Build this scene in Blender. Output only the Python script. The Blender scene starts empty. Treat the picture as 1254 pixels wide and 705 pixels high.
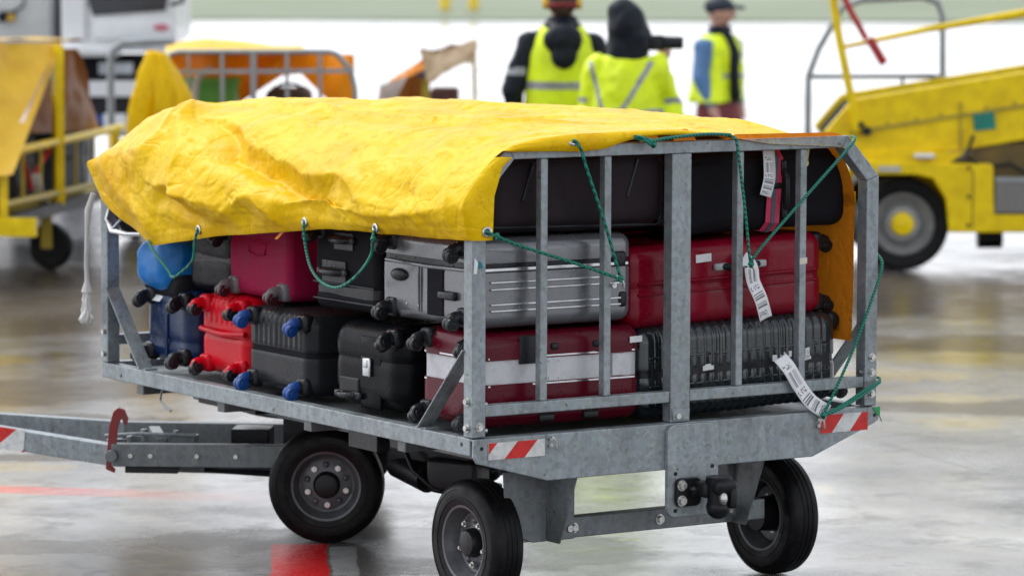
import bpy, bmesh, math, random
import numpy as np
from mathutils import Vector, Matrix, noise
random.seed(7)
D = bpy.data
scene = bpy.context.scene
COL = scene.collection
# ------------------------------------------------------------------ camera
CAM = np.array([-6.4144, -10.0056, 2.1723]); YAW, PITCH, ROLL, FPX = .5804, .0935, .0037, 4724.0
_f = np.array([math.sin(YAW)*math.cos(PITCH), math.cos(YAW)*math.cos(PITCH), -math.sin(PITCH)])
_r = np.cross(_f, [0, 0, 1]); _r /= np.linalg.norm(_r); _u = np.cross(_r, _f)
_r, _u = math.cos(ROLL)*_r+math.sin(ROLL)*_u, -math.sin(ROLL)*_r+math.cos(ROLL)*_u
cam = D.cameras.new('camera'); camo = D.objects.new('camera', cam); COL.objects.link(camo)
camo.matrix_world = Matrix(((_r[0], _u[0], -_f[0], CAM[0]), (_r[1], _u[1], -_f[1], CAM[1]), (_r[2], _u[2], -_f[2], CAM[2]), (0, 0, 0, 1)))
cam.sensor_width = 36; cam.lens = FPX/1254*36; cam.clip_start = .1; cam.clip_end = 3000
cam.dof.use_dof = True; cam.dof.focus_distance = 12.35; cam.dof.aperture_fstop = 3.3; cam.dof.aperture_blades = 0
scene.camera = camo
# ------------------------------------------------------------------ sky, sun, exposure
SUN_EL, SUN_AZ = math.radians(52), math.radians(343)      # azimuth the light comes from, clockwise from +Y
w = D.worlds.new('World'); scene.world = w; w.use_nodes = True
nt = w.node_tree; bg = nt.nodes['Background']
sky = nt.nodes.new('ShaderNodeTexSky'); sky.sky_type = 'NISHITA'; sky.sun_disc = False
sky.sun_elevation = SUN_EL; sky.sun_rotation = SUN_AZ; sky.air_density = 3.0; sky.dust_density = 1.0; sky.ozone_density = 1.0
hs = nt.nodes.new('ShaderNodeHueSaturation'); hs.inputs['Saturation'].default_value = .10
tint = nt.nodes.new('ShaderNodeMix'); tint.data_type = 'RGBA'; tint.blend_type = 'MULTIPLY'; tint.inputs[0].default_value = 1; tint.inputs[7].default_value = (.945, .98, 1.065, 1)     # cool rain cloud
nt.links.new(sky.outputs[0], hs.inputs['Color']); nt.links.new(hs.outputs[0], tint.inputs[6]); nt.links.new(tint.outputs[2], bg.inputs[0]); bg.inputs[1].default_value = .15
sl = D.lights.new('sun', 'SUN'); sl.energy = 1.15; sl.angle = math.radians(36); sl.color = (1, .98, .95)
so = D.objects.new('sun', sl); COL.objects.link(so)
sd = Vector((math.sin(SUN_AZ)*math.cos(SUN_EL), math.cos(SUN_AZ)*math.cos(SUN_EL), math.sin(SUN_EL)))
so.rotation_euler = sd.to_track_quat('Z', 'Y').to_euler()
vs = scene.view_settings; vs.view_transform = 'Standard'; vs.look = 'None'; vs.gamma = 1; vs.exposure = .63; vs.use_curve_mapping = False

# ------------------------------------------------------------------ helpers
def dep(u, v, d):
    """photo pixel at a depth along the view axis -> place in the world"""
    k = _f*FPX+_r*(u-627)-_u*(v-352.5)
    return Vector(CAM+k*(d/FPX))
RX = Vector((math.cos(YAW), -math.sin(YAW), 0)); FY = Vector((math.sin(YAW), math.cos(YAW), 0))
def tag(o, label=None, cat=None, group=None, kind=None):
    if label: o['label'] = label
    if cat: o['category'] = cat
    if group: o['group'] = group
    if kind: o['kind'] = kind
    return o
def thing(name, label, cat, loc=(0, 0, 0), rot=(0, 0, 0), group=None):
    o = D.objects.new(name, None); COL.objects.link(o); o.location = loc; o.rotation_euler = rot
    o.empty_display_size = .1
    return tag(o, label, cat, group)
def link_mesh(name, me, parent=None):
    o = D.objects.new(name, me); COL.objects.link(o)
    if parent: o.parent = parent
    return o
class MB:
    """collects shapes; build() links them as one mesh object"""
    def __init__(s, off=(0, 0, 0)): s.b = bmesh.new(); s.off = Vector(off); s.mi = 0
    def _done(s, n0):
        s.b.faces.ensure_lookup_table()
        for f in s.b.faces[n0:]: f.material_index = s.mi
    def box(s, c, d, M=None, bev=0):
        n0 = len(s.b.faces); r = bmesh.ops.create_cube(s.b, size=1); vs_ = r['verts']
        bmesh.ops.scale(s.b, vec=d, verts=vs_)
        if bev:
            es = list({e for v in vs_ for e in v.link_edges})
            q = bmesh.ops.bevel(s.b, geom=es, offset=bev, segments=3, profile=.5, affect='EDGES'); vs_ = list({v for f in s.b.faces[n0:] for v in f.verts}) if False else list({v for v in q['verts']}|{v for v in vs_ if v.is_valid})
        if M is not None: bmesh.ops.transform(s.b, matrix=M.to_4x4(), verts=vs_)
        bmesh.ops.translate(s.b, vec=Vector(c), verts=vs_); s._done(n0); return s
    def beam(s, a, b, w_, h, up=(0, 0, 1)):
        a, b = Vector(a), Vector(b); d = b-a; y = d.normalized(); x = y.cross(Vector(up)).normalized(); z = x.cross(y)
        M = Matrix((x, y, z)).transposed(); return s.box((a+b)/2, (w_, d.length, h), M)
    def cyl(s, a, b, r, r2=None, seg=20, cap=True):
        n0 = len(s.b.faces); a, b = Vector(a), Vector(b); d = b-a
        q = bmesh.ops.create_cone(s.b, cap_ends=cap, segments=seg, radius1=r, radius2=r if r2 is None else r2, depth=d.length)
        M = d.to_track_quat('Z', 'Y').to_matrix().to_4x4(); M.translation = (a+b)/2
        bmesh.ops.transform(s.b, matrix=M, verts=q['verts']); s._done(n0); return s
    def sph(s, c, r, sc=(1, 1, 1), seg=16):
        n0 = len(s.b.faces); q = bmesh.ops.create_uvsphere(s.b, u_segments=seg, v_segments=seg//2+2, radius=r)
        bmesh.ops.scale(s.b, vec=sc, verts=q['verts']); bmesh.ops.translate(s.b, vec=Vector(c), verts=q['verts']); s._done(n0); return s
    def tube(s, pts, r, seg=8, closed=False):
        n0 = len(s.b.faces); pts = [Vector(p) for p in pts]; n = len(pts); rs = r if hasattr(r, '__len__') else [r]*n
        ref = Vector((0, 0, 1)); rings = []; prev = None
        for i, p in enumerate(pts):
            if closed: t = (pts[(i+1) % n]-pts[i-1]).normalized()
            else: t = (pts[min(i+1, n-1)]-pts[max(i-1, 0)]).normalized()
            if prev is None:
                x = t.cross(ref)
                if x.length < .1: x = t.cross(Vector((0, 1, 0)))
            else: x = prev-t*prev.dot(t)
            x.normalize(); prev = x; y = t.cross(x)
            rings.append([s.b.verts.new(p+(x*math.cos(2*math.pi*k/seg)+y*math.sin(2*math.pi*k/seg))*rs[i]) for k in range(seg)])
        for i in range(n if closed else n-1):
            A, B = rings[i], rings[(i+1) % n]
            for k in range(seg): s.b.faces.new((A[k], A[(k+1) % seg], B[(k+1) % seg], B[k]))
        if not closed: s.b.faces.new(rings[0][::-1]); s.b.faces.new(rings[-1])
        s._done(n0); return s
    def prism(s, poly, axis, a, b):
        """2D polygon extruded along axis (0,1,2) from a to b; the two plane coordinates in x,y,z order"""
        n0 = len(s.b.faces)
        def P(p, t): q = [p[0], p[1]]; q.insert(axis, t); return q
        A = [s.b.verts.new(P(p, a)) for p in poly]; B = [s.b.verts.new(P(p, b)) for p in poly]; n = len(poly)
        s.b.faces.new(A); s.b.faces.new(B[::-1])
        for i in range(n): s.b.faces.new((A[i], B[i], B[(i+1) % n], A[(i+1) % n]))
        bmesh.ops.recalc_face_normals(s.b, faces=s.b.faces[n0:]) if False else None
        s._done(n0); return s
    def lathe(s, prof, c, ax, seg=48):
        """profile [(r, t)] turned about the axis ax through c"""
        n0 = len(s.b.faces); ax = Vector(ax).normalized(); c = Vector(c)
        x = ax.cross(Vector((0, 0, 1)));
        if x.length < .1: x = Vector((1, 0, 0))
        x.normalize(); y = ax.cross(x); rings = []
        for r, t in prof:
            rings.append([s.b.verts.new(c+ax*t+(x*math.cos(2*math.pi*k/seg)+y*math.sin(2*math.pi*k/seg))*r) for k in range(seg)])
        for A, B in zip(rings, rings[1:]):
            for k in range(seg): s.b.faces.new((A[k], A[(k+1) % seg], B[(k+1) % seg], B[k]))
        s._done(n0); return s
    def build(s, name, mats, parent=None, bev=0, smooth=False, angle=35):
        bmesh.ops.recalc_face_normals(s.b, faces=s.b.faces)
        bmesh.ops.translate(s.b, vec=-s.off, verts=s.b.verts)
        me = D.meshes.new(name); s.b.to_mesh(me); s.b.free()
        for m in (mats if isinstance(mats, (list, tuple)) else [mats]): me.materials.append(m)
        if smooth: me.polygons.foreach_set('use_smooth', [True]*len(me.polygons))
        o = link_mesh(name, me, parent)
        if smooth: me.set_sharp_from_angle(angle=math.radians(angle))
        if bev:
            md = o.modifiers.new('bevel', 'BEVEL'); md.width = bev; md.segments = 2; md.limit_method = 'ANGLE'; md.angle_limit = math.radians(40)
        return o
def np_mesh(name, V, F, mats, parent=None, smooth=True, idx=None):
    me = D.meshes.new(name); me.from_pydata([tuple(v) for v in V], [], [tuple(f) for f in F])
    for m in (mats if isinstance(mats, (list, tuple)) else [mats]): me.materials.append(m)
    if smooth: me.polygons.foreach_set('use_smooth', [True]*len(me.polygons))
    if idx is not None: me.polygons.foreach_set('material_index', [int(i) for i in idx])
    me.update(); return link_mesh(name, me, parent)
def _h(ix, iy, iz, seed):
    n = (ix*374761393+iy*668265263+iz*2147483647+seed*1274126177).astype(np.int64) & 0x7fffffff
    n = ((n ^ (n >> 13))*1274126177) & 0x7fffffff; n = n ^ (n >> 16)
    return (n & 0xffff)/65535.0
def vnoise(P, seed=0):
    P = np.asarray(P, float)+1000; I = np.floor(P).astype(np.int64); f = P-I; f = f*f*(3-2*f); o = 0
    for dx in (0, 1):
        for dy in (0, 1):
            for dz in (0, 1):
                wt = (f[:, 0] if dx else 1-f[:, 0])*(f[:, 1] if dy else 1-f[:, 1])*(f[:, 2] if dz else 1-f[:, 2])
                o = o+wt*_h(I[:, 0]+dx, I[:, 1]+dy, I[:, 2]+dz, seed)
    return o*2-1
def fbm(P, oct=4, seed=0, ridged=False):
    o = 0; a = 1; P = np.asarray(P, float)
    for i in range(oct):
        n = vnoise(P*2**i, seed+i*7)
        o = o+a*((1-np.abs(n)*2) if ridged else n); a *= .5
    return o

# ------------------------------------------------------------------ materials
def newmat(name):
    m = D.materials.new(name); m.use_nodes = True; return m, m.node_tree, m.node_tree.nodes['Principled BSDF']
def N(t, typ, **k):
    n = t.nodes.new(typ)
    for a, b in k.items():
        if a in n.inputs.keys(): n.inputs[a].default_value = b
        else: setattr(n, a, b)
    return n
def L(t, a, b): t.links.new(a, b)
def c4(c): return (c[0], c[1], c[2], 1)
def ramp(t, fac, stops):
    r = t.nodes.new('ShaderNodeValToRGB'); e = r.color_ramp.elements
    while len(e) < len(stops): e.new(.5)
    for i, (p, c) in enumerate(stops): e[i].position = p; e[i].color = c4(c) if hasattr(c, '__len__') else (c, c, c, 1)
    L(t, fac, r.inputs[0]); return r
def M(name, col, rough=.5, metal=0, var=.18, vs=9, bump=.15, bs=70, coat=0, drops=0, dirt=0, spec=.5, rv=.12):
    """procedural paint / plastic / metal: mottled colour and gloss, fine grain, optional rain drops"""
    m, t, p = newmat(name); tc = N(t, 'ShaderNodeTexCoord'); co = tc.outputs['Object']
    n = N(t, 'ShaderNodeTexNoise', Scale=vs, Detail=6, Roughness=.6); L(t, co, n.inputs[0])
    a = [max(0, c*(1-var)) for c in col]; b = [min(1, c*(1+var)) for c in col]
    r = ramp(t, n.outputs[0], [(.3, a), (.7, b)]); out = r.outputs[0]
    if dirt:
        n3 = N(t, 'ShaderNodeTexNoise', Scale=vs*2.7, Detail=8, Roughness=.7); L(t, co, n3.inputs[0])
        rr = ramp(t, n3.outputs[0], [(.5, 0), (.72, dirt)]); mx = N(t, 'ShaderNodeMix', data_type='RGBA')
        L(t, rr.outputs[0], mx.inputs[0]); L(t, out, mx.inputs[6]); mx.inputs[7].default_value = (.07, .055, .04, 1); out = mx.outputs[2]
    L(t, out, p.inputs['Base Color'])
    r2 = ramp(t, n.outputs[0], [(.25, max(.02, rough-rv)), (.75, min(1, rough+rv))]); L(t, r2.outputs[0], p.inputs['Roughness'])
    p.inputs['Metallic'].default_value = metal; p.inputs['Specular IOR Level'].default_value = spec
    if coat: p.inputs['Coat Weight'].default_value = coat; p.inputs['Coat Roughness'].default_value = .08
    h = None
    if bump:
        n2 = N(t, 'ShaderNodeTexNoise', Scale=bs, Detail=3); L(t, co, n2.inputs[0])
        bp = N(t, 'ShaderNodeBump', Strength=bump, Distance=.002); L(t, n2.outputs[0], bp.inputs['Height']); h = bp
    if drops:
        v = N(t, 'ShaderNodeTexVoronoi', Scale=110); L(t, co, v.inputs['Vector'])
        vc = N(t, 'ShaderNodeTexWhiteNoise'); L(t, v.outputs['Position'], vc.inputs['Vector'])
        th = N(t, 'ShaderNodeMath', operation='MULTIPLY'); L(t, vc.outputs[0], th.inputs[0]); th.inputs[1].default_value = .42
        sb = N(t, 'ShaderNodeMath', operation='SUBTRACT'); L(t, th.outputs[0], sb.inputs[0]); L(t, v.outputs['Distance'], sb.inputs[1])
        cl = N(t, 'ShaderNodeMath', operation='MAXIMUM'); L(t, sb.outputs[0], cl.inputs[0]); cl.inputs[1].default_value = 0
        b2 = N(t, 'ShaderNodeBump', Strength=drops, Distance=.006); L(t, cl.outputs[0], b2.inputs['Height'])
        if h: L(t, h.outputs[0], b2.inputs['Normal'])
        h = b2
    if h: L(t, h.outputs[0], p.inputs['Normal'])
    return m
def galv_mat(name, col=(.31, .365, .38), metal=.4):
    m, t, p = newmat(name); tc = N(t, 'ShaderNodeTexCoord'); co = tc.outputs['Object']
    v = N(t, 'ShaderNodeTexVoronoi', Scale=75); L(t, co, v.inputs['Vector'])
    n = N(t, 'ShaderNodeTexNoise', Scale=7, Detail=8, Roughness=.65); L(t, co, n.inputs[0])
    mp = N(t, 'ShaderNodeMapping'); mp.inputs['Scale'].default_value = (18, 18, 1.5); L(t, co, mp.inputs[0])
    n2 = N(t, 'ShaderNodeTexNoise', Scale=2, Detail=5); L(t, mp.outputs[0], n2.inputs[0])
    a = ramp(t, n.outputs[0], [(.3, [c*.62 for c in col]), (.5, col), (.72, [c*1.3 for c in col])])
    mx = N(t, 'ShaderNodeMix', data_type='RGBA', blend_type='MULTIPLY'); mx.inputs[0].default_value = .35; L(t, a.outputs[0], mx.inputs[6]); L(t, v.outputs['Color'], mx.inputs[7])
    h1 = N(t, 'ShaderNodeHueSaturation', Saturation=.25); L(t, mx.outputs[2], h1.inputs['Color'])
    st = ramp(t, n2.outputs[0], [(.35, .86), (.6, 1.0)]); m2 = N(t, 'ShaderNodeMix', data_type='RGBA', blend_type='MULTIPLY'); m2.inputs[0].default_value = 1
    L(t, h1.outputs[0], m2.inputs[6]); L(t, st.outputs[0], m2.inputs[7])
    tn = N(t, 'ShaderNodeMix', data_type='RGBA', blend_type='MULTIPLY'); tn.inputs[0].default_value = 1; L(t, m2.outputs[2], tn.inputs[6]); tn.inputs[7].default_value = (.93, 1, 1.03, 1)
    # small rust spots
    n4 = N(t, 'ShaderNodeTexNoise', Scale=38, Detail=3); L(t, co, n4.inputs[0]); rr = ramp(t, n4.outputs[0], [(.70, 0), (.76, .8)])
    m5 = N(t, 'ShaderNodeMix', data_type='RGBA'); L(t, rr.outputs[0], m5.inputs[0]); L(t, tn.outputs[2], m5.inputs[6]); m5.inputs[7].default_value = (.09, .07, .055, 1)
    L(t, m5.outputs[2], p.inputs['Base Color'])
    r2 = ramp(t, n.outputs[0], [(.3, .34), (.7, .58)]); L(t, r2.outputs[0], p.inputs['Roughness']); p.inputs['Metallic'].default_value = metal
    n3 = N(t, 'ShaderNodeTexNoise', Scale=120, Detail=3); L(t, co, n3.inputs[0])
    bp = N(t, 'ShaderNodeBump', Strength=.25, Distance=.002); L(t, n3.outputs[0], bp.inputs['Height']); L(t, bp.outputs[0], p.inputs['Normal'])
    return m
GALV = galv_mat('galvanised_steel'); GALV_D = galv_mat('weathered_steel', (.21, .22, .225), .4)
BLACK = M('black_plastic', (.011, .012, .015), .32, drops=.8, spec=.28); BLACKF = M('black_fabric', (.010, .010, .013), .75, bump=.5, bs=400, var=.3, spec=.12)
BROWNF = M('brownish_black_fabric', (.022, .015, .018), .65, bump=.5, bs=400, var=.3, spec=.15)
RUBBER = M('wet_rubber', (.005, .005, .006), .42, bump=.3, bs=200, dirt=.18, vs=16, rv=.2, spec=.16)
RUBBER_S = M('sidewall_rubber', (.022, .021, .023), .55, bump=.3, bs=60)
CHROME = M('bright_metal', (.62, .63, .64), .25, 1); BOLT = M('zinc_bolt', (.5, .5, .48), .32, .9, var=.35, vs=60)
WHITE = M('white_plastic', (.72, .72, .72), .4); PAPER = M('paper', (.78, .78, .78), .5)
REDP = M('dark_red_paint', (.22, .012, .014), .4, dirt=.4); BLKMETAL = M('black_steel', (.012, .012, .014), .35, .2, bump=.4, spec=.3)
RIMG = M('grey_rim_paint', (.13, .135, .145), .40, .35, dirt=.5, vs=14, spec=.35)
ROPE_M = None
def tarp_mat(name, top, under, crease=1.0):
    m, t, p = newmat(name); tc = N(t, 'ShaderNodeTexCoord'); co = tc.outputs['Object']; g = N(t, 'ShaderNodeNewGeometry')
    n = N(t, 'ShaderNodeTexNoise', Scale=3.2, Detail=9, Roughness=.62); L(t, co, n.inputs[0])
    a = ramp(t, n.outputs[0], [(.3, [c*q for c, q in zip(top, (.86, .74, .6))]), (.52, top), (.75, [min(1, c*1.12) for c in top])])
    d = N(t, 'ShaderNodeTexNoise', Scale=26, Detail=7, Roughness=.75); L(t, co, d.inputs[0]); dr = ramp(t, d.outputs[0], [(.55, 0), (.72, .55)])
    m1 = N(t, 'ShaderNodeMix', data_type='RGBA'); L(t, dr.outputs[0], m1.inputs[0]); L(t, a.outputs[0], m1.inputs[6]); m1.inputs[7].default_value = (.33, .18, .01, 1)
    m2 = N(t, 'ShaderNodeMix', data_type='RGBA'); L(t, g.outputs['Backfacing'], m2.inputs[0]); L(t, m1.outputs[2], m2.inputs[6]); m2.inputs[7].default_value = c4(under)
    L(t, m2.outputs[2], p.inputs['Base Color']); p.inputs['Roughness'].default_value = .42; p.inputs['Specular IOR Level'].default_value = .17
    r = ramp(t, d.outputs[0], [(.3, .28), (.7, .5)]); L(t, r.outputs[0], p.inputs['Roughness'])
    # crumple creases: ridged noise and cell edges, distorted
    n5 = N(t, 'ShaderNodeTexNoise', Scale=6, Detail=3); L(t, co, n5.inputs[0])
    mm = N(t, 'ShaderNodeMix', data_type='RGBA', blend_type='LINEAR_LIGHT'); mm.inputs[0].default_value = .10; L(t, co, mm.inputs[6]); L(t, n5.outputs['Color'], mm.inputs[7])
    v1 = N(t, 'ShaderNodeTexVoronoi', Scale=6.5, feature='DISTANCE_TO_EDGE'); L(t, mm.outputs[2], v1.inputs['Vector'])
    v2 = N(t, 'ShaderNodeTexVoronoi', Scale=23, feature='DISTANCE_TO_EDGE'); L(t, mm.outputs[2], v2.inputs['Vector'])
    n7 = N(t, 'ShaderNodeTexNoise', Scale=60, Detail=5, Roughness=.7); L(t, co, n7.inputs[0])
    r1 = ramp(t, v1.outputs[0], [(0, 0), (.35, 1), (1, 1)]); r3 = ramp(t, v2.outputs[0], [(0, 0), (.2, .8), (1, 1)])
    b1 = N(t, 'ShaderNodeBump', Strength=.22*crease, Distance=.012); L(t, r1.outputs[0], b1.inputs['Height'])
    b2 = N(t, 'ShaderNodeBump', Strength=.10*crease, Distance=.006); L(t, r3.outputs[0], b2.inputs['Height']); L(t, b1.outputs[0], b2.inputs['Normal'])
    b3 = N(t, 'ShaderNodeBump', Strength=.28*crease, Distance=.003); L(t, n7.outputs[0], b3.inputs['Height']); L(t, b2.outputs[0], b3.inputs['Normal'])
    prev = b3
    for sc_, wdt, dst, st_, mpv in ((5, .050, .010, .14, (1, .7, 1.3)), (12, .07, .006, .10, (1.2, .5, 1)), (3, .03, .012, .22, (.4, 1.5, 1))):
        mpp = N(t, 'ShaderNodeMapping'); mpp.inputs['Scale'].default_value = mpv; mpp.inputs['Rotation'].default_value = (0, 0, sc_*.3); L(t, co, mpp.inputs[0])
        nw = N(t, 'ShaderNodeTexNoise', Scale=sc_, Detail=2.5, Roughness=.45, Distortion=.9); L(t, mpp.outputs[0], nw.inputs[0])
        s1 = N(t, 'ShaderNodeMath', operation='SUBTRACT'); L(t, nw.outputs[0], s1.inputs[0]); s1.inputs[1].default_value = .5
        s2 = N(t, 'ShaderNodeMath', operation='ABSOLUTE'); L(t, s1.outputs[0], s2.inputs[0]); s3 = ramp(t, s2.outputs[0], [(0, 0), (wdt, 1)])
        bw = N(t, 'ShaderNodeBump', Strength=st_*crease, Distance=dst); L(t, s3.outputs[0], bw.inputs['Height']); L(t, prev.outputs[0], bw.inputs['Normal']); prev = bw
    L(t, prev.outputs[0], p.inputs['Normal'])
    tr = N(t, 'ShaderNodeBsdfTranslucent'); L(t, m2.outputs[2], tr.inputs[0]); ms = N(t, 'ShaderNodeMixShader'); ms.inputs[0].default_value = .16
    L(t, p.outputs[0], ms.inputs[1]); L(t, tr.outputs[0], ms.inputs[2]); L(t, ms.outputs[0], t.nodes['Material Output'].inputs[0])
    return m
TARP = tarp_mat('yellow_tarpaulin', (.96, .60, .002), (.62, .20, .012))
TARP2 = tarp_mat('older_yellow_tarpaulin', (.72, .44, .02), (.22, .07, .012), .5)
ORANGE = tarp_mat('orange_tarpaulin_lining', (.88, .29, .010), (.88, .29, .010), .8)
BRNTARP = tarp_mat('tan_tarpaulin', (.42, .31, .19), (.30, .10, .02), .5)
def stripes_mat():
    m, t, p = newmat('red_white_chevrons'); tc = N(t, 'ShaderNodeTexCoord'); s = N(t, 'ShaderNodeSeparateXYZ'); L(t, tc.outputs['UV'], s.inputs[0])
    a = N(t, 'ShaderNodeMath', operation='SUBTRACT'); L(t, s.outputs[0], a.inputs[0]); L(t, s.outputs[1], a.inputs[1])
    b = N(t, 'ShaderNodeMath', operation='MULTIPLY_ADD'); L(t, a.outputs[0], b.inputs[0]); b.inputs[1].default_value = 1; b.inputs[2].default_value = 10
    f = N(t, 'ShaderNodeMath', operation='FRACT'); L(t, b.outputs[0], f.inputs[0]); g = N(t, 'ShaderNodeMath', operation='GREATER_THAN'); L(t, f.outputs[0], g.inputs[0]); g.inputs[1].default_value = .5
    n = N(t, 'ShaderNodeTexNoise', Scale=40, Detail=5); L(t, tc.outputs['Object'], n.inputs[0]); dr = ramp(t, n.outputs[0], [(.3, .72), (.6, 1)])
    mx = N(t, 'ShaderNodeMix', data_type='RGBA'); L(t, g.outputs[0], mx.inputs[0]); mx.inputs[6].default_value = (.7, .7, .68, 1); mx.inputs[7].default_value = (.62, .012, .01, 1)
    m2 = N(t, 'ShaderNodeMix', data_type='RGBA', blend_type='MULTIPLY'); m2.inputs[0].default_value = 1; L(t, mx.outputs[2], m2.inputs[6]); L(t, dr.outputs[0], m2.inputs[7])
    L(t, m2.outputs[2], p.inputs['Base Color']); p.inputs['Roughness'].default_value = .35; return m
CHEV = stripes_mat()
def barcode_mat():
    """bag tag print: bars across the tag in two blocks, small lines of type between"""
    m, t, p = newmat('printed_bag_tag'); tc = N(t, 'ShaderNodeTexCoord'); s = N(t, 'ShaderNodeSeparateXYZ'); L(t, tc.outputs['UV'], s.inputs[0])
    u, v = s.outputs[0], s.outputs[1]
    def rng(x, a, b):
        g = N(t, 'ShaderNodeMath', operation='GREATER_THAN'); L(t, x, g.inputs[0]); g.inputs[1].default_value = a
        l = N(t, 'ShaderNodeMath', operation='LESS_THAN'); L(t, x, l.inputs[0]); l.inputs[1].default_value = b
        q = N(t, 'ShaderNodeMath', operation='MULTIPLY'); L(t, g.outputs[0], q.inputs[0]); L(t, l.outputs[0], q.inputs[1]); return q.outputs[0]
    def mul(a, b): q = N(t, 'ShaderNodeMath', operation='MULTIPLY'); L(t, a, q.inputs[0]); L(t, b, q.inputs[1]); return q.outputs[0]
    def mx(a, b): q = N(t, 'ShaderNodeMath', operation='MAXIMUM'); L(t, a, q.inputs[0]); L(t, b, q.inputs[1]); return q.outputs[0]
    def bars(x, scale, thr):
        c = N(t, 'ShaderNodeCombineXYZ'); k = N(t, 'ShaderNodeMath', operation='MULTIPLY'); L(t, x, k.inputs[0]); k.inputs[1].default_value = scale
        fl = N(t, 'ShaderNodeMath', operation='FLOOR'); L(t, k.outputs[0], fl.inputs[0]); L(t, fl.outputs[0], c.inputs[0])
        wn = N(t, 'ShaderNodeTexWhiteNoise'); L(t, c.outputs[0], wn.inputs[0]); g = N(t, 'ShaderNodeMath', operation='GREATER_THAN'); L(t, wn.outputs[0], g.inputs[0]); g.inputs[1].default_value = thr; return g.outputs[0]
    b1 = mul(mul(rng(v, .30, .52), rng(u, .15, .85)), bars(u, 60, .5))
    b2 = mul(mul(rng(v, .66, .84), rng(u, .12, .88)), bars(v, 120, .5))
    def typ(v0, v1, den):
        sc = N(t, 'ShaderNodeMapping'); sc.inputs['Scale'].default_value = (14, 90, 1); L(t, tc.outputs['UV'], sc.inputs[0])
        sn = N(t, 'ShaderNodeVectorMath', operation='FLOOR'); L(t, sc.outputs[0], sn.inputs[0]); wn = N(t, 'ShaderNodeTexWhiteNoise'); L(t, sn.outputs[0], wn.inputs[0])
        g = N(t, 'ShaderNodeMath', operation='GREATER_THAN'); L(t, wn.outputs[0], g.inputs[0]); g.inputs[1].default_value = den; return mul(mul(rng(v, v0, v1), rng(u, .12, .8)), g.outputs[0])
    tot = mx(mx(b1, b2), mx(typ(.18, .26, .55), mx(typ(.56, .62, .5), typ(.88, .95, .5))))
    c = N(t, 'ShaderNodeMix', data_type='RGBA'); L(t, tot, c.inputs[0]); c.inputs[6].default_value = (.76, .76, .77, 1); c.inputs[7].default_value = (.16, .16, .17, 1)
    L(t, c.outputs[2], p.inputs['Base Color']); p.inputs['Roughness'].default_value = .35; return m
TAGM = barcode_mat()
def rope_mat():
    m, t, p = newmat('green_braided_rope'); tc = N(t, 'ShaderNodeTexCoord'); wv = N(t, 'ShaderNodeTexWave', Scale=42, Distortion=1.5); wv.bands_direction = 'DIAGONAL'
    L(t, tc.outputs['Object'], wv.inputs[0]); r = ramp(t, wv.outputs['Fac'], [(.2, (.0, .075, .05)), (.8, (.003, .25, .17))]); L(t, r.outputs[0], p.inputs['Base Color']); p.inputs['Roughness'].default_value = .5
    b = N(t, 'ShaderNodeBump', Strength=.6, Distance=.003); L(t, wv.outputs['Fac'], b.inputs['Height']); L(t, b.outputs[0], p.inputs['Normal']); return m
ROPE_M = rope_mat()

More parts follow.
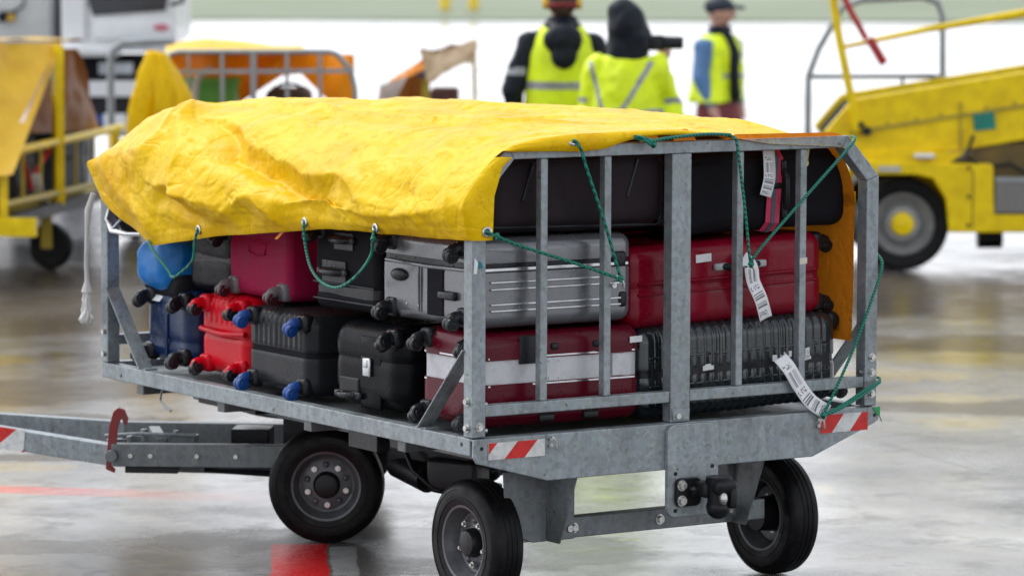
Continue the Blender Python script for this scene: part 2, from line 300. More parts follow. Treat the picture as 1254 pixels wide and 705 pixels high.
# ------------------------------------------------------------------ ground
def ground_mat():
    m, t, p = newmat('wet_concrete'); tc = N(t, 'ShaderNodeTexCoord'); co = tc.outputs['Object']
    def noi(sc, d=6, ro=.6, scale=None, dist=0):
        n = N(t, 'ShaderNodeTexNoise', Scale=sc, Detail=d, Roughness=ro, Distortion=dist)
        if scale:
            mp = N(t, 'ShaderNodeMapping'); mp.inputs['Scale'].default_value = scale; mp.inputs['Rotation'].default_value = (0, 0, YAW); L(t, co, mp.inputs[0]); L(t, mp.outputs[0], n.inputs[0])
        else: L(t, co, n.inputs[0])
        return n.outputs[0]
    def mix(f, a, b):
        x = N(t, 'ShaderNodeMix', data_type='RGBA'); L(t, f, x.inputs[0])
        for i, q in ((6, a), (7, b)):
            if hasattr(q, 'is_linked'): L(t, q, x.inputs[i])
            else: x.inputs[i].default_value = c4(q)
        return x.outputs[2]
    def math_(op, a, b=None, c=None):
        x = N(t, 'ShaderNodeMath', operation=op)
        for i, q in enumerate((a, b, c)):
            if q is None: continue
            if hasattr(q, 'is_linked'): L(t, q, x.inputs[i])
            else: x.inputs[i].default_value = q
        return x.outputs[0]
    base = ramp(t, noi(1.3, 10, .7), [(.34, (.045, .042, .040)), (.5, (.115, .115, .118)), (.66, (.22, .22, .223))]).outputs[0]
    fine = ramp(t, noi(90, 3), [(.35, .7), (.65, 1.2)]).outputs[0]
    mm = N(t, 'ShaderNodeMix', data_type='RGBA', blend_type='MULTIPLY'); mm.inputs[0].default_value = .8; L(t, base, mm.inputs[6]); L(t, fine, mm.inputs[7]); base = mm.outputs[2]
    # darker brownish soaked patches
    base = mix(ramp(t, noi(.55, 8, .65, (1, 1, 1), .6), [(.50, 0), (.62, .75)]).outputs[0], base, (.13, .115, .095))
    # yellow-ochre blotches are set with the marks below
    # worn markings: masks are distances in world metres
    sp = N(t, 'ShaderNodeSeparateXYZ'); L(t, co, sp.inputs[0]); X, Y = sp.outputs[0], sp.outputs[1]
    def line(ax, ay, bx, by, hw, l0=-50, l1=50, wob=.05, soft=.02):
        dx, dy = bx-ax, by-ay; ll = math.hypot(dx, dy); dx /= ll; dy /= ll
        al = math_('ADD', math_('MULTIPLY', math_('SUBTRACT', X, ax), dx), math_('MULTIPLY', math_('SUBTRACT', Y, ay), dy))
        ac = math_('ADD', math_('MULTIPLY', math_('SUBTRACT', X, ax), -dy), math_('MULTIPLY', math_('SUBTRACT', Y, ay), dx))
        ac = math_('ABSOLUTE', math_('ADD', ac, math_('MULTIPLY', math_('SUBTRACT', noi(5, 5), .5), wob)))
        f = math_('SUBTRACT', 1, math_('SMOOTHSTEP', ac, hw-soft, hw+soft)) if False else None
        mr = N(t, 'ShaderNodeMapRange', interpolation_type='SMOOTHSTEP'); L(t, ac, mr.inputs[0]); mr.inputs[1].default_value = hw-soft; mr.inputs[2].default_value = hw+soft; mr.inputs[3].default_value = 1; mr.inputs[4].default_value = 0
        g = math_('MULTIPLY', math_('GREATER_THAN', al, l0), math_('LESS_THAN', al, l1))
        return math_('MULTIPLY', mr.outputs[0], g), al
    wear = ramp(t, noi(3.2, 10, .75), [(.42, 0), (.60, 1)]).outputs[0]
    def spot(cx, cy, rx, ry, ang=0, wob=.6, sc=4, e0=1.1, e1=.7):
        mp = N(t, 'ShaderNodeMapping', vector_type='TEXTURE'); mp.inputs['Location'].default_value = (cx, cy, 0); mp.inputs['Rotation'].default_value = (0, 0, ang); mp.inputs['Scale'].default_value = (rx, ry, 1)
        L(t, co, mp.inputs[0]); ln = N(t, 'ShaderNodeVectorMath', operation='LENGTH'); L(t, mp.outputs[0], ln.inputs[0])
        d_ = math_('ADD', ln.outputs['Value'], math_('MULTIPLY', math_('SUBTRACT', noi(sc, 8, .7), .5), wob*2))
        mr = N(t, 'ShaderNodeMapRange', interpolation_type='SMOOTHSTEP'); L(t, d_, mr.inputs[0]); mr.inputs[1].default_value = e0; mr.inputs[2].default_value = e1; return mr.outputs[0]
    GROUND_MARKS(t, base, mix, math_, line, spot, noi, wear, ramp, p, co)
    return m
def GROUND_MARKS(t, base, mix, math_, line, spot, noi, wear, ramp, p, co):
    A = -YAW
    # near left: dark strip, cart shade painted into its colour, red and grey blocks
    dk, al = line(-2.6, 4.05, 2.9, 0.05, .62, -50, 3.2, .10, .03) if False else (None, None)
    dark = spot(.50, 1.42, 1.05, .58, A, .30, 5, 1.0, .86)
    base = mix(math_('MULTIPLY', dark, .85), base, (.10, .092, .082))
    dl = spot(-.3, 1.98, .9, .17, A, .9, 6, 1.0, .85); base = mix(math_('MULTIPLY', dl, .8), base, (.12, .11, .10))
    red, _ = line(.01, 1.08, .353, 1.68, .098, -1.2, .68, .03, .008); base = mix(red, base, (.55, .008, .01))
    gry, _ = line(.14, 1.0, .50, 1.63, .045, -1.2, .62, .03, .006); base = mix(gry, base, (.30, .30, .29))
    # thin worn red line running left
    rl, al = line(.037, 3.42, .83, 2.65, .095, -14, 1.15, .09, .02)
    fade = ramp(t, math_('MULTIPLY_ADD', al, -.45, .55), [(0, .0), (.22, .30), (.5, 1)]).outputs[0]
    paint = math_('MULTIPLY', rl, fade)
    base = mix(math_('MULTIPLY', math_('MULTIPLY', rl, fade), ramp(t, wear, [(0, .55), (1, 1)]).outputs[0]), base, (.70, .03, .015))
    ol = spot(-.25, 3.72, .42, .08, A, .5, 5); base = mix(math_('MULTIPLY', ol, .9), base, (.75, .26, .02))
    brown = None
    # small green spots
    for (x, y, rx, ry) in ((1.90, 2.03, .10, .08), (1.39, 1.14, .11, .06)):
        base = mix(math_('MULTIPLY', spot(x, y, rx*.55, ry*.5, A, 1.3, 14), .7), base, (.36, .52, .03))
    for (x, y, rx, ry) in ((2.73, 1.72, .03, .14), (.33, 3.95, .3, .16), (1.9, 7.5, .25, .3), (4.97, 3.69, .34, .26), (5.43, 4.6, .42, .3), (6.2, 5.0, .5, .35), (4.5, 3.0, .22, .2)):
        base = mix(math_('MULTIPLY', spot(x, y, rx, ry, A, 1.5, 7), .50), base, (.36, .25, .03))  # ochre spots; those at the right paint in reflections of yellow things
    for (x, y, rx, ry) in ((2.9, 8.8, 1.3, .7), (4.2, 11.3, 1.6, 1.0), (.6, 4.13, .5, .12), (8.3, 7.7, 1.9, 1.5), (6.9, 5.4, 1.1, .5), (1.4, 6.3, 1.0, .5), (9.6, 6.9, 1.6, 1.2), (3.4, 9.6, 2.2, 1.5), (1.0, 5.2, .8, .3), (5.2, 3.2, .9, .3)):
        q_ = spot(x, y, rx, ry, A, 1.0, 2.6, 1.1, .8); brown = q_ if brown is None else math_('MAXIMUM', brown, q_)
    base = mix(math_('MULTIPLY', brown, .9), base, (.075, .058, .042))  # brown patches paint dark reflections of background things into the ground
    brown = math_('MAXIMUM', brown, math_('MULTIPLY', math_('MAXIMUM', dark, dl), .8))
    streak = ramp(t, noi(1.1, 9, .72), [(.50, 0), (.60, .55)]).outputs[0]; brown = math_('MAXIMUM', brown, streak)
    # slab joints
    j1, _ = line(1.17, 0.02, 2.07, -.22, .006, -20, 20, .02, .004)
    j2, _ = line(3.6, 1.9, 4.6, 6.1, .008, -30, 30, .03, .005); j3, _ = line(2.0, 5.9, 6.0, 4.9, .008, -30, 30, .03, .005)
    base = mix(math_('MAXIMUM', j1, math_('MAXIMUM', j2, j3)), base, (.04, .04, .04))
    v_ = N(t, 'ShaderNodeTexVoronoi', Scale=.55, feature='DISTANCE_TO_EDGE'); nd = N(t, 'ShaderNodeMix', data_type='RGBA', blend_type='LINEAR_LIGHT'); nd.inputs[0].default_value = .25; L(t, co, nd.inputs[6])
    nn_ = N(t, 'ShaderNodeTexNoise', Scale=2.2, Detail=6); L(t, co, nn_.inputs[0]); L(t, nn_.outputs['Color'], nd.inputs[7]); L(t, nd.outputs[2], v_.inputs['Vector'])
    ck = ramp(t, v_.outputs[0], [(.0, 1), (.006, 0)]).outputs[0]; ck = math_('MULTIPLY', ck, ramp(t, noi(.9, 3), [(.52, 0), (.6, .7)]).outputs[0]); base = mix(ck, base, (.06, .055, .05))
    peb = ramp(t, noi(14, 8, .8), [(.62, 0), (.70, .5)]).outputs[0]; base = mix(peb, base, (.12, .11, .10))
    sp2 = N(t, 'ShaderNodeSeparateXYZ'); L(t, co, sp2.inputs[0])
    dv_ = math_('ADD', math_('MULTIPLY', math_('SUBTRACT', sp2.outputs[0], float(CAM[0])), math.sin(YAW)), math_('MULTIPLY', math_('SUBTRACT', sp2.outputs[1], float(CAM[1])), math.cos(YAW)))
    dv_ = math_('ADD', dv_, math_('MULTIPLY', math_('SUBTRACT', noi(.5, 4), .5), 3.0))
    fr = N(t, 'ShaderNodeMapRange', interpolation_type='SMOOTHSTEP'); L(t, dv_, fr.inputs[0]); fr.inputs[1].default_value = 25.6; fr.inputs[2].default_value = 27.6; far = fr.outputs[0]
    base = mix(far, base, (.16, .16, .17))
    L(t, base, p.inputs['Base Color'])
    pud = ramp(t, noi(.42, 5, .55, (1, 1, 1), .4), [(.40, 0), (.56, 1)]).outputs[0]
    fineR = noi(7, 8, .7)
    rough = math_('ADD', math_('MULTIPLY_ADD', pud, -.16, .26), math_('ADD', math_('MULTIPLY', math_('SUBTRACT', fineR, .5), .26), math_('MULTIPLY', math_('SUBTRACT', noi(60, 4, .7), .5), .18)))
    rough = math_('ADD', rough, math_('MULTIPLY', brown, .06)); L(t, math_('MULTIPLY_ADD', brown, -.42, .62), p.inputs['Specular IOR Level'])
    film = math_('MULTIPLY', math_('MULTIPLY_ADD', pud, .52, .38), math_('MULTIPLY_ADD', brown, -.93, 1))
    film = math_('MULTIPLY', film, ramp(t, noi(3.1, 7, .7), [(.38, .12), (.47, 1)]).outputs[0])
    film = math_('MULTIPLY', film, math_('SUBTRACT', 1, math_('MULTIPLY', math_('MAXIMUM', paint, red), .72)))
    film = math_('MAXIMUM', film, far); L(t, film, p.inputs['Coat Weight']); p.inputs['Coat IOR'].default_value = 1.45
    L(t, math_('MAXIMUM', math_('MULTIPLY_ADD', pud, -.09, math_('MULTIPLY_ADD', fineR, .30, .08)), .035), p.inputs['Coat Roughness'])
    rough = math_('MAXIMUM', rough, .03); L(t, rough, p.inputs['Roughness'])
    p.inputs['IOR'].default_value = 1.45
    hb = math_('ADD', math_('MULTIPLY', noi(34, 6, .75), .8), math_('MULTIPLY', noi(2.4, 3), 1.0))
    b1 = N(t, 'ShaderNodeBump', Distance=.012); L(t, hb, b1.inputs['Height']); L(t, math_('MULTIPLY_ADD', pud, -.10, .20), b1.inputs['Strength'])
    L(t, b1.outputs[0], p.inputs['Coat Normal'])
    b2 = N(t, 'ShaderNodeBump', Distance=.03, Strength=.13); L(t, noi(5.5, 2, .5), b2.inputs['Height']); L(t, b1.outputs[0], b2.inputs['Normal'])
    L(t, b2.outputs[0], p.inputs['Normal'])
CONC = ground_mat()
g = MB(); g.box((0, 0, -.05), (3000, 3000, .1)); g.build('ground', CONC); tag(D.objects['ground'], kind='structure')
# far grass, beyond the apron
def grass_mat():
    m, t, p = newmat('rain_grass'); tc = N(t, 'ShaderNodeTexCoord'); n = N(t, 'ShaderNodeTexNoise', Scale=.12, Detail=8, Roughness=.7); L(t, tc.outputs['Object'], n.inputs[0])
    r = ramp(t, n.outputs[0], [(.3, (.17, .20, .12)), (.7, (.27, .30, .21))]); L(t, r.outputs[0], p.inputs['Base Color']); p.inputs['Roughness'].default_value = .9; return m  # greyed green: distant rain haze put into the colour
c_, s_ = math.cos(-YAW+.02), math.sin(-YAW+.02)
g = MB(); Mr = Matrix.Rotation(-YAW+.02, 3, 'Z'); g.box(Vector(CAM)*Vector((1, 1, 0))+Mr @ Vector((0, 88+200, .02)), (900, 400, .04), Mr); tag(g.build('grass', grass_mat()), kind='structure')

# ------------------------------------------------------------------ the baggage cart in front
ZT, ZP = 1.49, .585
CO = (.8, 1.25, 0)
cart = thing('baggage_cart', 'galvanised baggage cart loaded with suitcases under a yellow tarpaulin, in the foreground', 'baggage cart', CO)
def cb(name, mb, mat=GALV, bev=.003, parent=cart, **k):
    mb.off = Vector(CO); return mb.build(name, mat, parent, bev=bev, **k)
cb('deck', MB().box((.8, 1.25, .555), (1.50, 2.42, .02)), GALV_D)
for x0, x1 in ((0, .045), (1.555, 1.6)):
    cb('side_rail', MB().box(((x0+x1)/2, 1.258, .558), (x1-x0, 2.49, .055)))
cb('front_rail', MB().box((.8, 2.485, .553), (1.508, .04, .07)))
m = MB()
for y in (.5, 1.1, 1.7, 2.3): m.box((.8, y, .515), (1.5, .05, .06))
cb('cross_member', m, GALV_D)
cb('chassis_rail', MB().beam((.35, .05, .49), (.35, 2.4, .49), .06, .10), GALV_D); cb('chassis_rail', MB().beam((1.25, .05, .49), (1.25, 2.4, .49), .06, .10), GALV_D)
# rear plate with chamfered lower corners
poly = [(.0, .585), (1.6, .585), (1.602, .545), (1.585, .532), (1.327, .437), (.275, .437), (.012, .508), (-.002, .53)]
cb('end_plate', MB().prism(poly, 1, -.012, .0))
cb('end_plate_lip', MB().box((.8, .022, .5805), (1.596, .042, .008)))
# welded coupler plate and towing jaw
def rrect(x0, x1, z0, z1, r, n=5):
    o = []
    for cx_, cz_, a0 in ((x1-r, z1-r, 0), (x0+r, z1-r, 90), (x0+r, z0+r, 180), (x1-r, z0+r, 270)):
        for i in range(n+1):
            a = math.radians(a0+90*i/n); o.append((cx_+r*math.cos(a), cz_+r*math.sin(a)))
    return o
cp = cb('coupler_plate', MB().prism(rrect(.727, .928, .283, .583, .028), 1, -.03, -.0125))
m = MB()
for x, z in ((.757, .425), (.757, .305), (.903, .44), (.903, .305)): m.cyl((x, -.0325, z), (x, -.028, z), .0065)
cb('bolt_hole', m, BLKMETAL, 0)
hitch = cb('tow_jaw', MB().prism(rrect(.752, .85, .318, .41, .02), 1, -.046, -.0305), BLKMETAL)
m = MB()
m.box((.845, -.075, .375), (.06, .07, .05), None, .012).box((.872, -.12, .39), (.085, .08, .045), Matrix.Rotation(.15, 3, 'X'), .014)
m.cyl((.868, -.115, .33), (.868, -.115, .418), .036, .042, 24).sph((.868, -.112, .318), .040, (1, 1, .95)).box((.90, -.13, .352), (.03, .06, .07), None, .01)
m.cyl((.80, -.06, .362), (.93, -.06, .362), .010)
cb('jaw_body', m, BLKMETAL, 0, smooth=True, parent=cart)
m = MB()
for z in (.388, .338): m.cyl((.772, -.058, z), (.772, -.046, z), .0135, None, 6).cyl((.772, -.047, z), (.772, -.045, z), .018)
m.cyl((.815, -.056, .372), (.815, -.046, .372), .010, None, 6)
m.sph((.857, -.155, .352), .014, (1, 1, 1.5))
cb('jaw_bolt', m, BOLT, 0)
# warning plates
def plate_uv(name, pts, mat, parent, aspect, off):
    me = D.meshes.new(name); b = bmesh.new(); a = [b.verts.new(Vector(p)-Vector(off)) for p in pts]; bk = [b.verts.new(Vector(p)+Vector((0, .003, 0))-Vector(off)) for p in pts]
    uv = b.loops.layers.uv.new('uv'); f = b.faces.new(a)
    for l, q in zip(f.loops, ((0, 0), (aspect, 0), (aspect, 1), (0, 1))): l[uv].uv = q
    for i in range(4): b.faces.new((a[i], bk[i], bk[(i+1) % 4], a[(i+1) % 4]))
    b.to_mesh(me); b.free(); me.materials.append(mat); return link_mesh(name, me, parent)
CHEV2 = CHEV
def warn(x0, x1, z0, z1, ph, y):
    a = (x1-x0)/.15
    me = D.meshes.new('warning_plate'); b = bmesh.new(); off = Vector(CO)
    P = [(x0, y, z0), (x1, y, z0), (x1, y, z1), (x0, y, z1)]
    A = [b.verts.new(Vector(p)-off) for p in P]; B = [b.verts.new(Vector(p)+Vector((0, .003, 0))-off) for p in P]
    uv = b.loops.layers.uv.new('uv'); f = b.faces.new(A)
    for l, q in zip(f.loops, ((ph, 0), (ph+a, 0), (ph+a, .33), (ph, .33))): l[uv].uv = q
    for i in range(4): b.faces.new((A[i], B[i], B[(i+1) % 4], A[(i+1) % 4]))
    b.to_mesh(me); b.free(); me.materials.append(CHEV); o = link_mesh('warning_plate', me, cart); return o
warn(.052, .262, .518, .571, .11, -.016); warn(1.352, 1.552, .512, .572, .67, -.016)
# hooks on the plate
for hx, hz in ((.283, .555), (1.345, .545)):
    m = MB().tube([(hx, -.012, hz+.018), (hx, -.03, hz+.022), (hx+.006, -.038, hz+.012), (hx+.010, -.036, hz-.012), (hx+.009, -.03, hz-.016)], .0035, 8)
    m.cyl((hx, -.02, hz-.006), (hx, -.011, hz-.006), .007); m.cyl((hx, -.02, hz+.016), (hx, -.011, hz+.016), .007)
    cb('rope_hook', m, BOLT, 0, smooth=True)
# end gate (rear) and the same gate at the front
def gate(y, s, dz=0):
    """s=-1: outer face looks to -Y"""
    yo = y; d = .05; y0, y1 = (y, y+d)
    yc = (y0+y1)/2
    m = MB()
    m.prism([(.0, .588), (.05, .588), (.05, 1.338-dz), (.0, 1.354-dz)], 1, y0, y1); cb('gate_post', m)
    m = MB(); m.prism([(1.55, .588), (1.6, .588), (1.6, 1.354-dz), (1.55, 1.338-dz)], 1, y0, y1); cb('gate_post', m)
    m = MB(); m.prism([(.0, 1.3545-dz), (.05, 1.3385-dz), (.154, 1.4505-dz), (.13, 1.49-dz)], 1, y0, y1); cb('gate_corner', m)
    m = MB(); m.prism([(1.6, 1.3545-dz), (1.47, 1.49-dz), (1.446, 1.4505-dz), (1.55, 1.3385-dz)], 1, y0, y1); cb('gate_corner', m)
    m = MB(); m.prism([(.1305, 1.49-dz), (.1545, 1.4505-dz), (1.4455, 1.4505-dz), (1.4695, 1.49-dz)], 1, y0, y1); cb('top_rail', m)
    cb('lower_rail', MB().box((.4045, yc, .669), (.707, .04, .036)))
    cb('lower_rail', MB().box((1.193, yc, .669), (.712, .04, .036)))
    cb('centre_post', MB().box((.797, yc, 1.018-dz/2), (.076, .046, .863-dz)).prism([(.765, .5925), (.829, .5925), (.833, .63), (.761, .63)], 1, y0-.004, y0+.002))
    for x in (.274, .516, 1.037, 1.294): cb('gate_bar', MB().box((x, yc, 1.0688-dz/2), (.026, .03, .762-dz)))
gate(.0, -1); gate(2.455, 1, .13)
# bolts at the foot of the posts
m = MB()
for x, z in ((.026, .622), (1.578, .70), (1.578, .628), (.783, .607), (1.578, .75)):
    m.cyl((x, -.012, z), (x, .0, z), .0095, None, 8).cyl((x, -.003, z), (x, .001, z), .014)
for z in (.70, .618): m.cyl((-.012, .025, z), (0, .025, z), .0095, None, 8).cyl((-.003, .025, z), (.001, .025, z), .013); m.cyl((.05, .02, z-.012), (.066, .02, z-.012), .008, None, 8); m.cyl((1.538, .02, z), (1.55, .02, z), .009, None, 8)
for z in (.70, .618): m.cyl((-.012, 2.475, z), (0, 2.475, z), .0095, None, 8)
cb('bolt', m, BOLT, 0)
m = MB()
for y, z in ((.06, .563), (2.35, .55)): m.cyl((-.0015, y, z), (.003, y, z), .006)
m.cyl((.028, -.0135, .555), (.028, -.010, .555), .006); m.cyl((1.583, -.0135, .558), (1.583, -.010, .558), .006)
cb('drilled_hole', m, BLKMETAL, 0)
patch_ = MB().prism([(.004, 1.10), (.016, 1.10), (.020, 1.135), (.008, 1.15)], 1, -.0012, -.0002); cb('sticker', patch_, PAPER, 0)
cb('sticker', MB().prism([(.020, 1.115), (.040, 1.118), (.032, 1.135), (.022, 1.14)], 1, -.0015, -.0002), M('teal_sticker', (.0, .16, .22), .4), 0)
cb('tape_band', MB().prism([(1.279, 1.072), (1.309, 1.074), (1.309, 1.094), (1.279, 1.092)], 1, .0075, .0095), M('cream_tape', (.6, .57, .48), .6), 0)
# diagonal braces of angle iron
def brace(x, y0, y1, z0=.59, z1=.86):
    m = MB(); a = Vector((x, y0, z0)); b = Vector((x, y1, z1)); m.beam(a, b, .005, .045, (1, 0, 0)); s = 1 if x < .8 else -1
    m.beam(a+Vector((s*.022, 0, 0)), b+Vector((s*.022, 0, 0)), .040, .005, (1, 0, 0)) if False else None
    m.beam(a+Vector((s*.018, 0, 0)), b+Vector((s*.018, 0, 0)), .032, .006)
    m.box((x+s*.015, y0, z0-.0015), (.05, .06, .006)); cb('diagonal_brace', m, GALV, .001)
brace(.014, .31, .045); brace(.014, 2.20, 2.455); brace(1.586, .31, .045); brace(1.586, 2.20, 2.455)
# steel eye by the top rail and small zip charm hanging from it
# undercarriage
cb('axle_beam', MB().box((.76, .2, .245), (1.02, .055, .066)), GALV_D)
for x0, x1, xa, xb in ((.225, .395, .235, .39), (.40, .50, .42, .50), (1.10, 1.19, 1.14, 1.19)):
    m = MB().prism([(x0, .445), (x1, .445), (xb, .21), (xb-.05 if x0 < 1 else xa, .21), (xa, .25)], 1, .166, .1715); cb('axle_bracket', m, GALV_D)
cb('axle_bracket', MB().prism([(.10, .21), (.30, .21), (.42, .445), (.0, .445)], 0, .395, .402), GALV_D); cb('axle_bracket', MB().prism([(.10, .21), (.30, .21), (.42, .445), (.0, .445)], 0, 1.135, 1.142), GALV_D)
m = MB()
for x, z in ((.48, .245), (.84, .245), (1.14, .248), (.50, .245)): m.cyl((x, .158, z), (x, .1725, z), .012, None, 6).cyl((x, .169, z), (x, .173, z), .017)
cb('axle_bolt', m, BOLT, 0)
def wheel(c, ax, r=.2055, wd=.115, dished=True, parent=cart):
    """pneumatic tyre on a steel rim; ax is the outward direction"""
    c = Vector(c); ax = Vector(ax).normalized(); h = wd/2
    W = D.objects.new('wheel', None); COL.objects.link(W); W.parent = parent; W.empty_display_size = .1
    off = Vector(CO)
    if parent is not cart: off = Vector(parent.location)
    W.location = c-off
    def bb(name, m, mat, **k):
        m.off = c; return m.build(name, mat, W, **k)
    R = r
    m = MB(); pr = [(R*.575, -h*.82), (R*.60, -h*.95), (R*.66, -h*1.0), (R*.70, -h*1.02), (R*.705, -h*1.06), (R*.72, -h*1.06), (R*.725, -h*1.03), (R*.78, -h*1.04), (R*.85, -h*1.01), (R*.855, -h*1.04), (R*.865, -h*1.03), (R*.90, -h*.98), (R*.965, -h*.82), (R*.985, -h*.70), (R*.992, -h*.40)]
    for g_ in (-.32, 0, .32): pr += [(R*.996, h*(g_-.06)), (R*.987, h*(g_-.045)), (R*.987, h*(g_+.045)), (R*.997, h*(g_+.06))]
    pr += [(R*.992, h*.40)]+[(a, -b) for a, b in reversed(pr[:14])]
    m.lathe(pr, c, ax, 72); bb('tyre', m, RUBBER, smooth=True, angle=28)
    m = MB(); m.lathe([(R*.57, h*.80), (R*.615, h*.90), (R*.60, h*.97), (R*.565, h*.93), (R*.54, h*.60), (R*.50, h*.30), (R*.475, h*.05), (R*.44, h*.0), (R*.40, h*.05), (R*.24, h*.18), (R*.0, h*.18)], c, ax, 64)
    m.lathe([(R*.57, -h*.80), (R*.615, -h*.90), (R*.60, -h*.97), (R*.565, -h*.93), (R*.53, -h*.5), (R*.50, h*.1)], c, ax, 64)
    bb('rim', m, RIMG, smooth=True, angle=30)
    m = MB(); m.lathe([(R*.235, h*.17), (R*.225, h*.55), (R*.19, h*.75), (R*.10, h*.82), (0, h*.82)], c, ax, 32); bb('hub', m, BLKMETAL, smooth=True)
    m = MB(); x = ax.cross(Vector((0, 0, 1))).normalized(); y = ax.cross(x)
    for k in range(5):
        a = math.radians(72*k+20); p = c+(x*math.cos(a)+y*math.sin(a))*R*.345
        m.cyl(p+ax*h*.10, p+ax*h*.36, .012, .011, 6).cyl(p+ax*h*.36, p+ax*h*.5, .0055)
    bb('wheel_nut', m, BOLT)
    m = MB()
    for k in range(5):
        a = math.radians(72*k+56); p = c+(x*math.cos(a)+y*math.sin(a))*R*.345; m.sph(p+ax*h*.09, .0115, (1, 1, 1), 12)
    bb('vent_boss', m, RIMG, smooth=True)
    m = MB(); m.cyl(c-ax*h*1.2, c-ax*h*.1, R*.26, R*.30); bb('brake_drum', m, BLKMETAL)
    return W
wheel((.21, .295, .2055), (-1, 0, 0)); wheel((1.39, .295, .2055), (1, 0, 0))
# steered front axle, turned to the left with the drawbar
PD = Vector((-.80, .60, 0)).normalized(); AX = Vector((-PD.y, PD.x, 0)); AX = Vector((-.55, -.83, 0)).normalized()
FC = Vector((.80, 2.12, 0))
fw = Vector((.455, 1.66, .2055)); wheel(fw, AX)
wheel(fw-AX*1.15, -AX)
m = MB().beam(fw-AX*.06+Vector((0, 0, 0)), fw-AX*1.09, .06, .06); cb('front_axle', m, BLKMETAL)
T = fw-AX*.575; T.z = 0
m = MB().cyl(T+Vector((0, 0, .40)), T+Vector((0, 0, .43)), .34, None, 48).cyl(T+Vector((0, 0, .435)), T+Vector((0, 0, .45)), .34, None, 48).cyl(T+Vector((0, 0, .30)), T+Vector((0, 0, .40)), .09)
cb('turntable', m, BLKMETAL, .002)
m = MB().box((.30, 2.02, .487), (.10, .42, .075)).box((.55, .95, .47), (.5, .06, .09)); cb('turntable_mount', m, BLKMETAL)
# dark brake gear between the wheels
m = MB()
m.box((.33, 1.16, .455), (.10, .22, .10), None, .01).cyl((.30, .85, .42), (.30, 1.3, .42), .045).cyl((.26, 1.28, .40), (.36, 1.28, .40), .07).cyl((.25, 1.12, .36), (.45, 1.18, .36), .05)
m.box((.36, 1.30, .36), (.08, .16, .14), Matrix.Rotation(.4, 3, 'Z'), .012).sph((.25, 1.02, .36), .045).sph((.29, .97, .40), .04).sph((.40, 1.05, .33), .05)
m.tube([(.25, 1.25, .46), (.22, 1.18, .42), (.22, 1.12, .35), (.28, 1.08, .30), (.36, 1.12, .28)], .009)
m.tube([(.3, 1.5, .45), (.24, 1.35, .43), (.2, 1.2, .47), (.22, 1.05, .43), (.3, .9, .44)], .008)
m.box((.16, 1.15, .44), (.22, .40, .16), Matrix.Rotation(.3, 3, 'Z'), .02).box((.12, 1.02, .35), (.12, .20, .12), Matrix.Rotation(.5, 3, 'Z'), .02).cyl((.05, 1.1, .33), (.05, 1.3, .36), .05).tube([(.0, 1.2, .45), (.0, 1.12, .36), (.04, 1.05, .30), (.12, 1.0, .28)], .010)
bmesh.ops.translate(m.b, vec=Vector((.58, .16, -.07)), verts=m.b.verts)
cb('brake_gear', m, BLKMETAL, 0, smooth=True, angle=50)
m = MB().prism([(1.13, .39), (1.17, .41), (1.22, .42), (1.26, .40), (1.29, .36), (1.28, .31), (1.24, .28), (1.19, .275), (1.15, .29), (1.13, .33)], 0, .225, .233); m.cyl((.205, 1.22, .345), (.2245, 1.22, .345), .024)
bmesh.ops.translate(m.b, vec=Vector((.42, .12, -.03)), verts=m.b.verts); cb('brake_lever', m, GALV_D, .001)
m = MB().tube([(.20, 1.30, .46), (.19, 1.29, .40), (.19, 1.28, .375), (.20, 1.32, .365)], .007); bmesh.ops.translate(m.b, vec=Vector((.42, .12, -.03)), verts=m.b.verts); cb('brake_hook', m, RIMG, 0, smooth=True)
m = MB()
m.box((.05, .70, .499), (.05, .18, .055)); cb('socket_box', m, BLKMETAL, .002)
m = MB().tube([(.02, 2.05, .535), (.01, 2.06, .52), (.01, 2.07, .49), (.01, 2.04, .475), (.01, 1.99, .46)], .004); cb('cargo_hook', m, GALV_D, 0, smooth=True)
# drawbar: two hinged arms each side, V shaped towards the towing eye
j1, j2 = Vector((-.035, 2.353, .266)), Vector((.40, 1.99, .272)); e1 = Vector((-.50, 3.12, .335))
k1, k2 = Vector((.30, 2.90, .262)), Vector((.80, 2.48, .266)); e2 = Vector((-.42, 3.38, .315))
m = MB().beam(j1+(j1-j2).normalized()*-.0, j2+(j2-j1)*.3, .05, .082); cb('drawbar_arm', m, GALV_D)
m = MB().beam(k1, k2, .05, .085); cb('drawbar_arm', m, GALV_D)
m = MB().beam(e1, j1, .05, .076); cb('drawbar_pole', m, GALV)
m = MB().beam(e2, k1, .05, .085); cb('drawbar_pole', m, GALV)
m = MB().beam((e1+e2)/2+Vector((0, 0, .045)), (e1+e2)/2+(j1+k1-e1-e2)/2*.32+Vector((0, 0, .041)), .26, .006); cb('drawbar_cover', m, GALV)
m = MB().beam(j1+Vector((.20, .0, .03)), k1+Vector((.02, -.2, .03)), .04, .03).beam(j1+Vector((.04, .12, .03)), j1+Vector((.30, .02, .03)), .03, .02).cyl(j1+Vector((-.03, -.045, 0)), j1+Vector((.03, .04, 0)), .022, None, 12)
m.beam(j1+Vector((.12, .14, .0)), j1+Vector((.33, -.03, .0)), .09, .10).cyl(j1+Vector((.08, .02, .06)), j1+Vector((.09, .02, .0)), .012); cb('drawbar_hinge', m, GALV_D, .002)
m = MB().beam(j1+Vector((.05, -.01, -.055)), j1+Vector((.20, -.13, -.055)), .05, .022); cb('drawbar_foot', m, BLKMETAL, .002)
m = MB()
for t_, o_ in ((.12, 0), (.25, 0), (.55, 0), (.8, 0)):
    p_ = j1.lerp(j2, t_)+Vector((-.014, -.022, o_)); m.cyl(p_, p_+Vector((-.006, -.009, 0)), .009, None, 6)
cb('bolt', m, BOLT, 0)
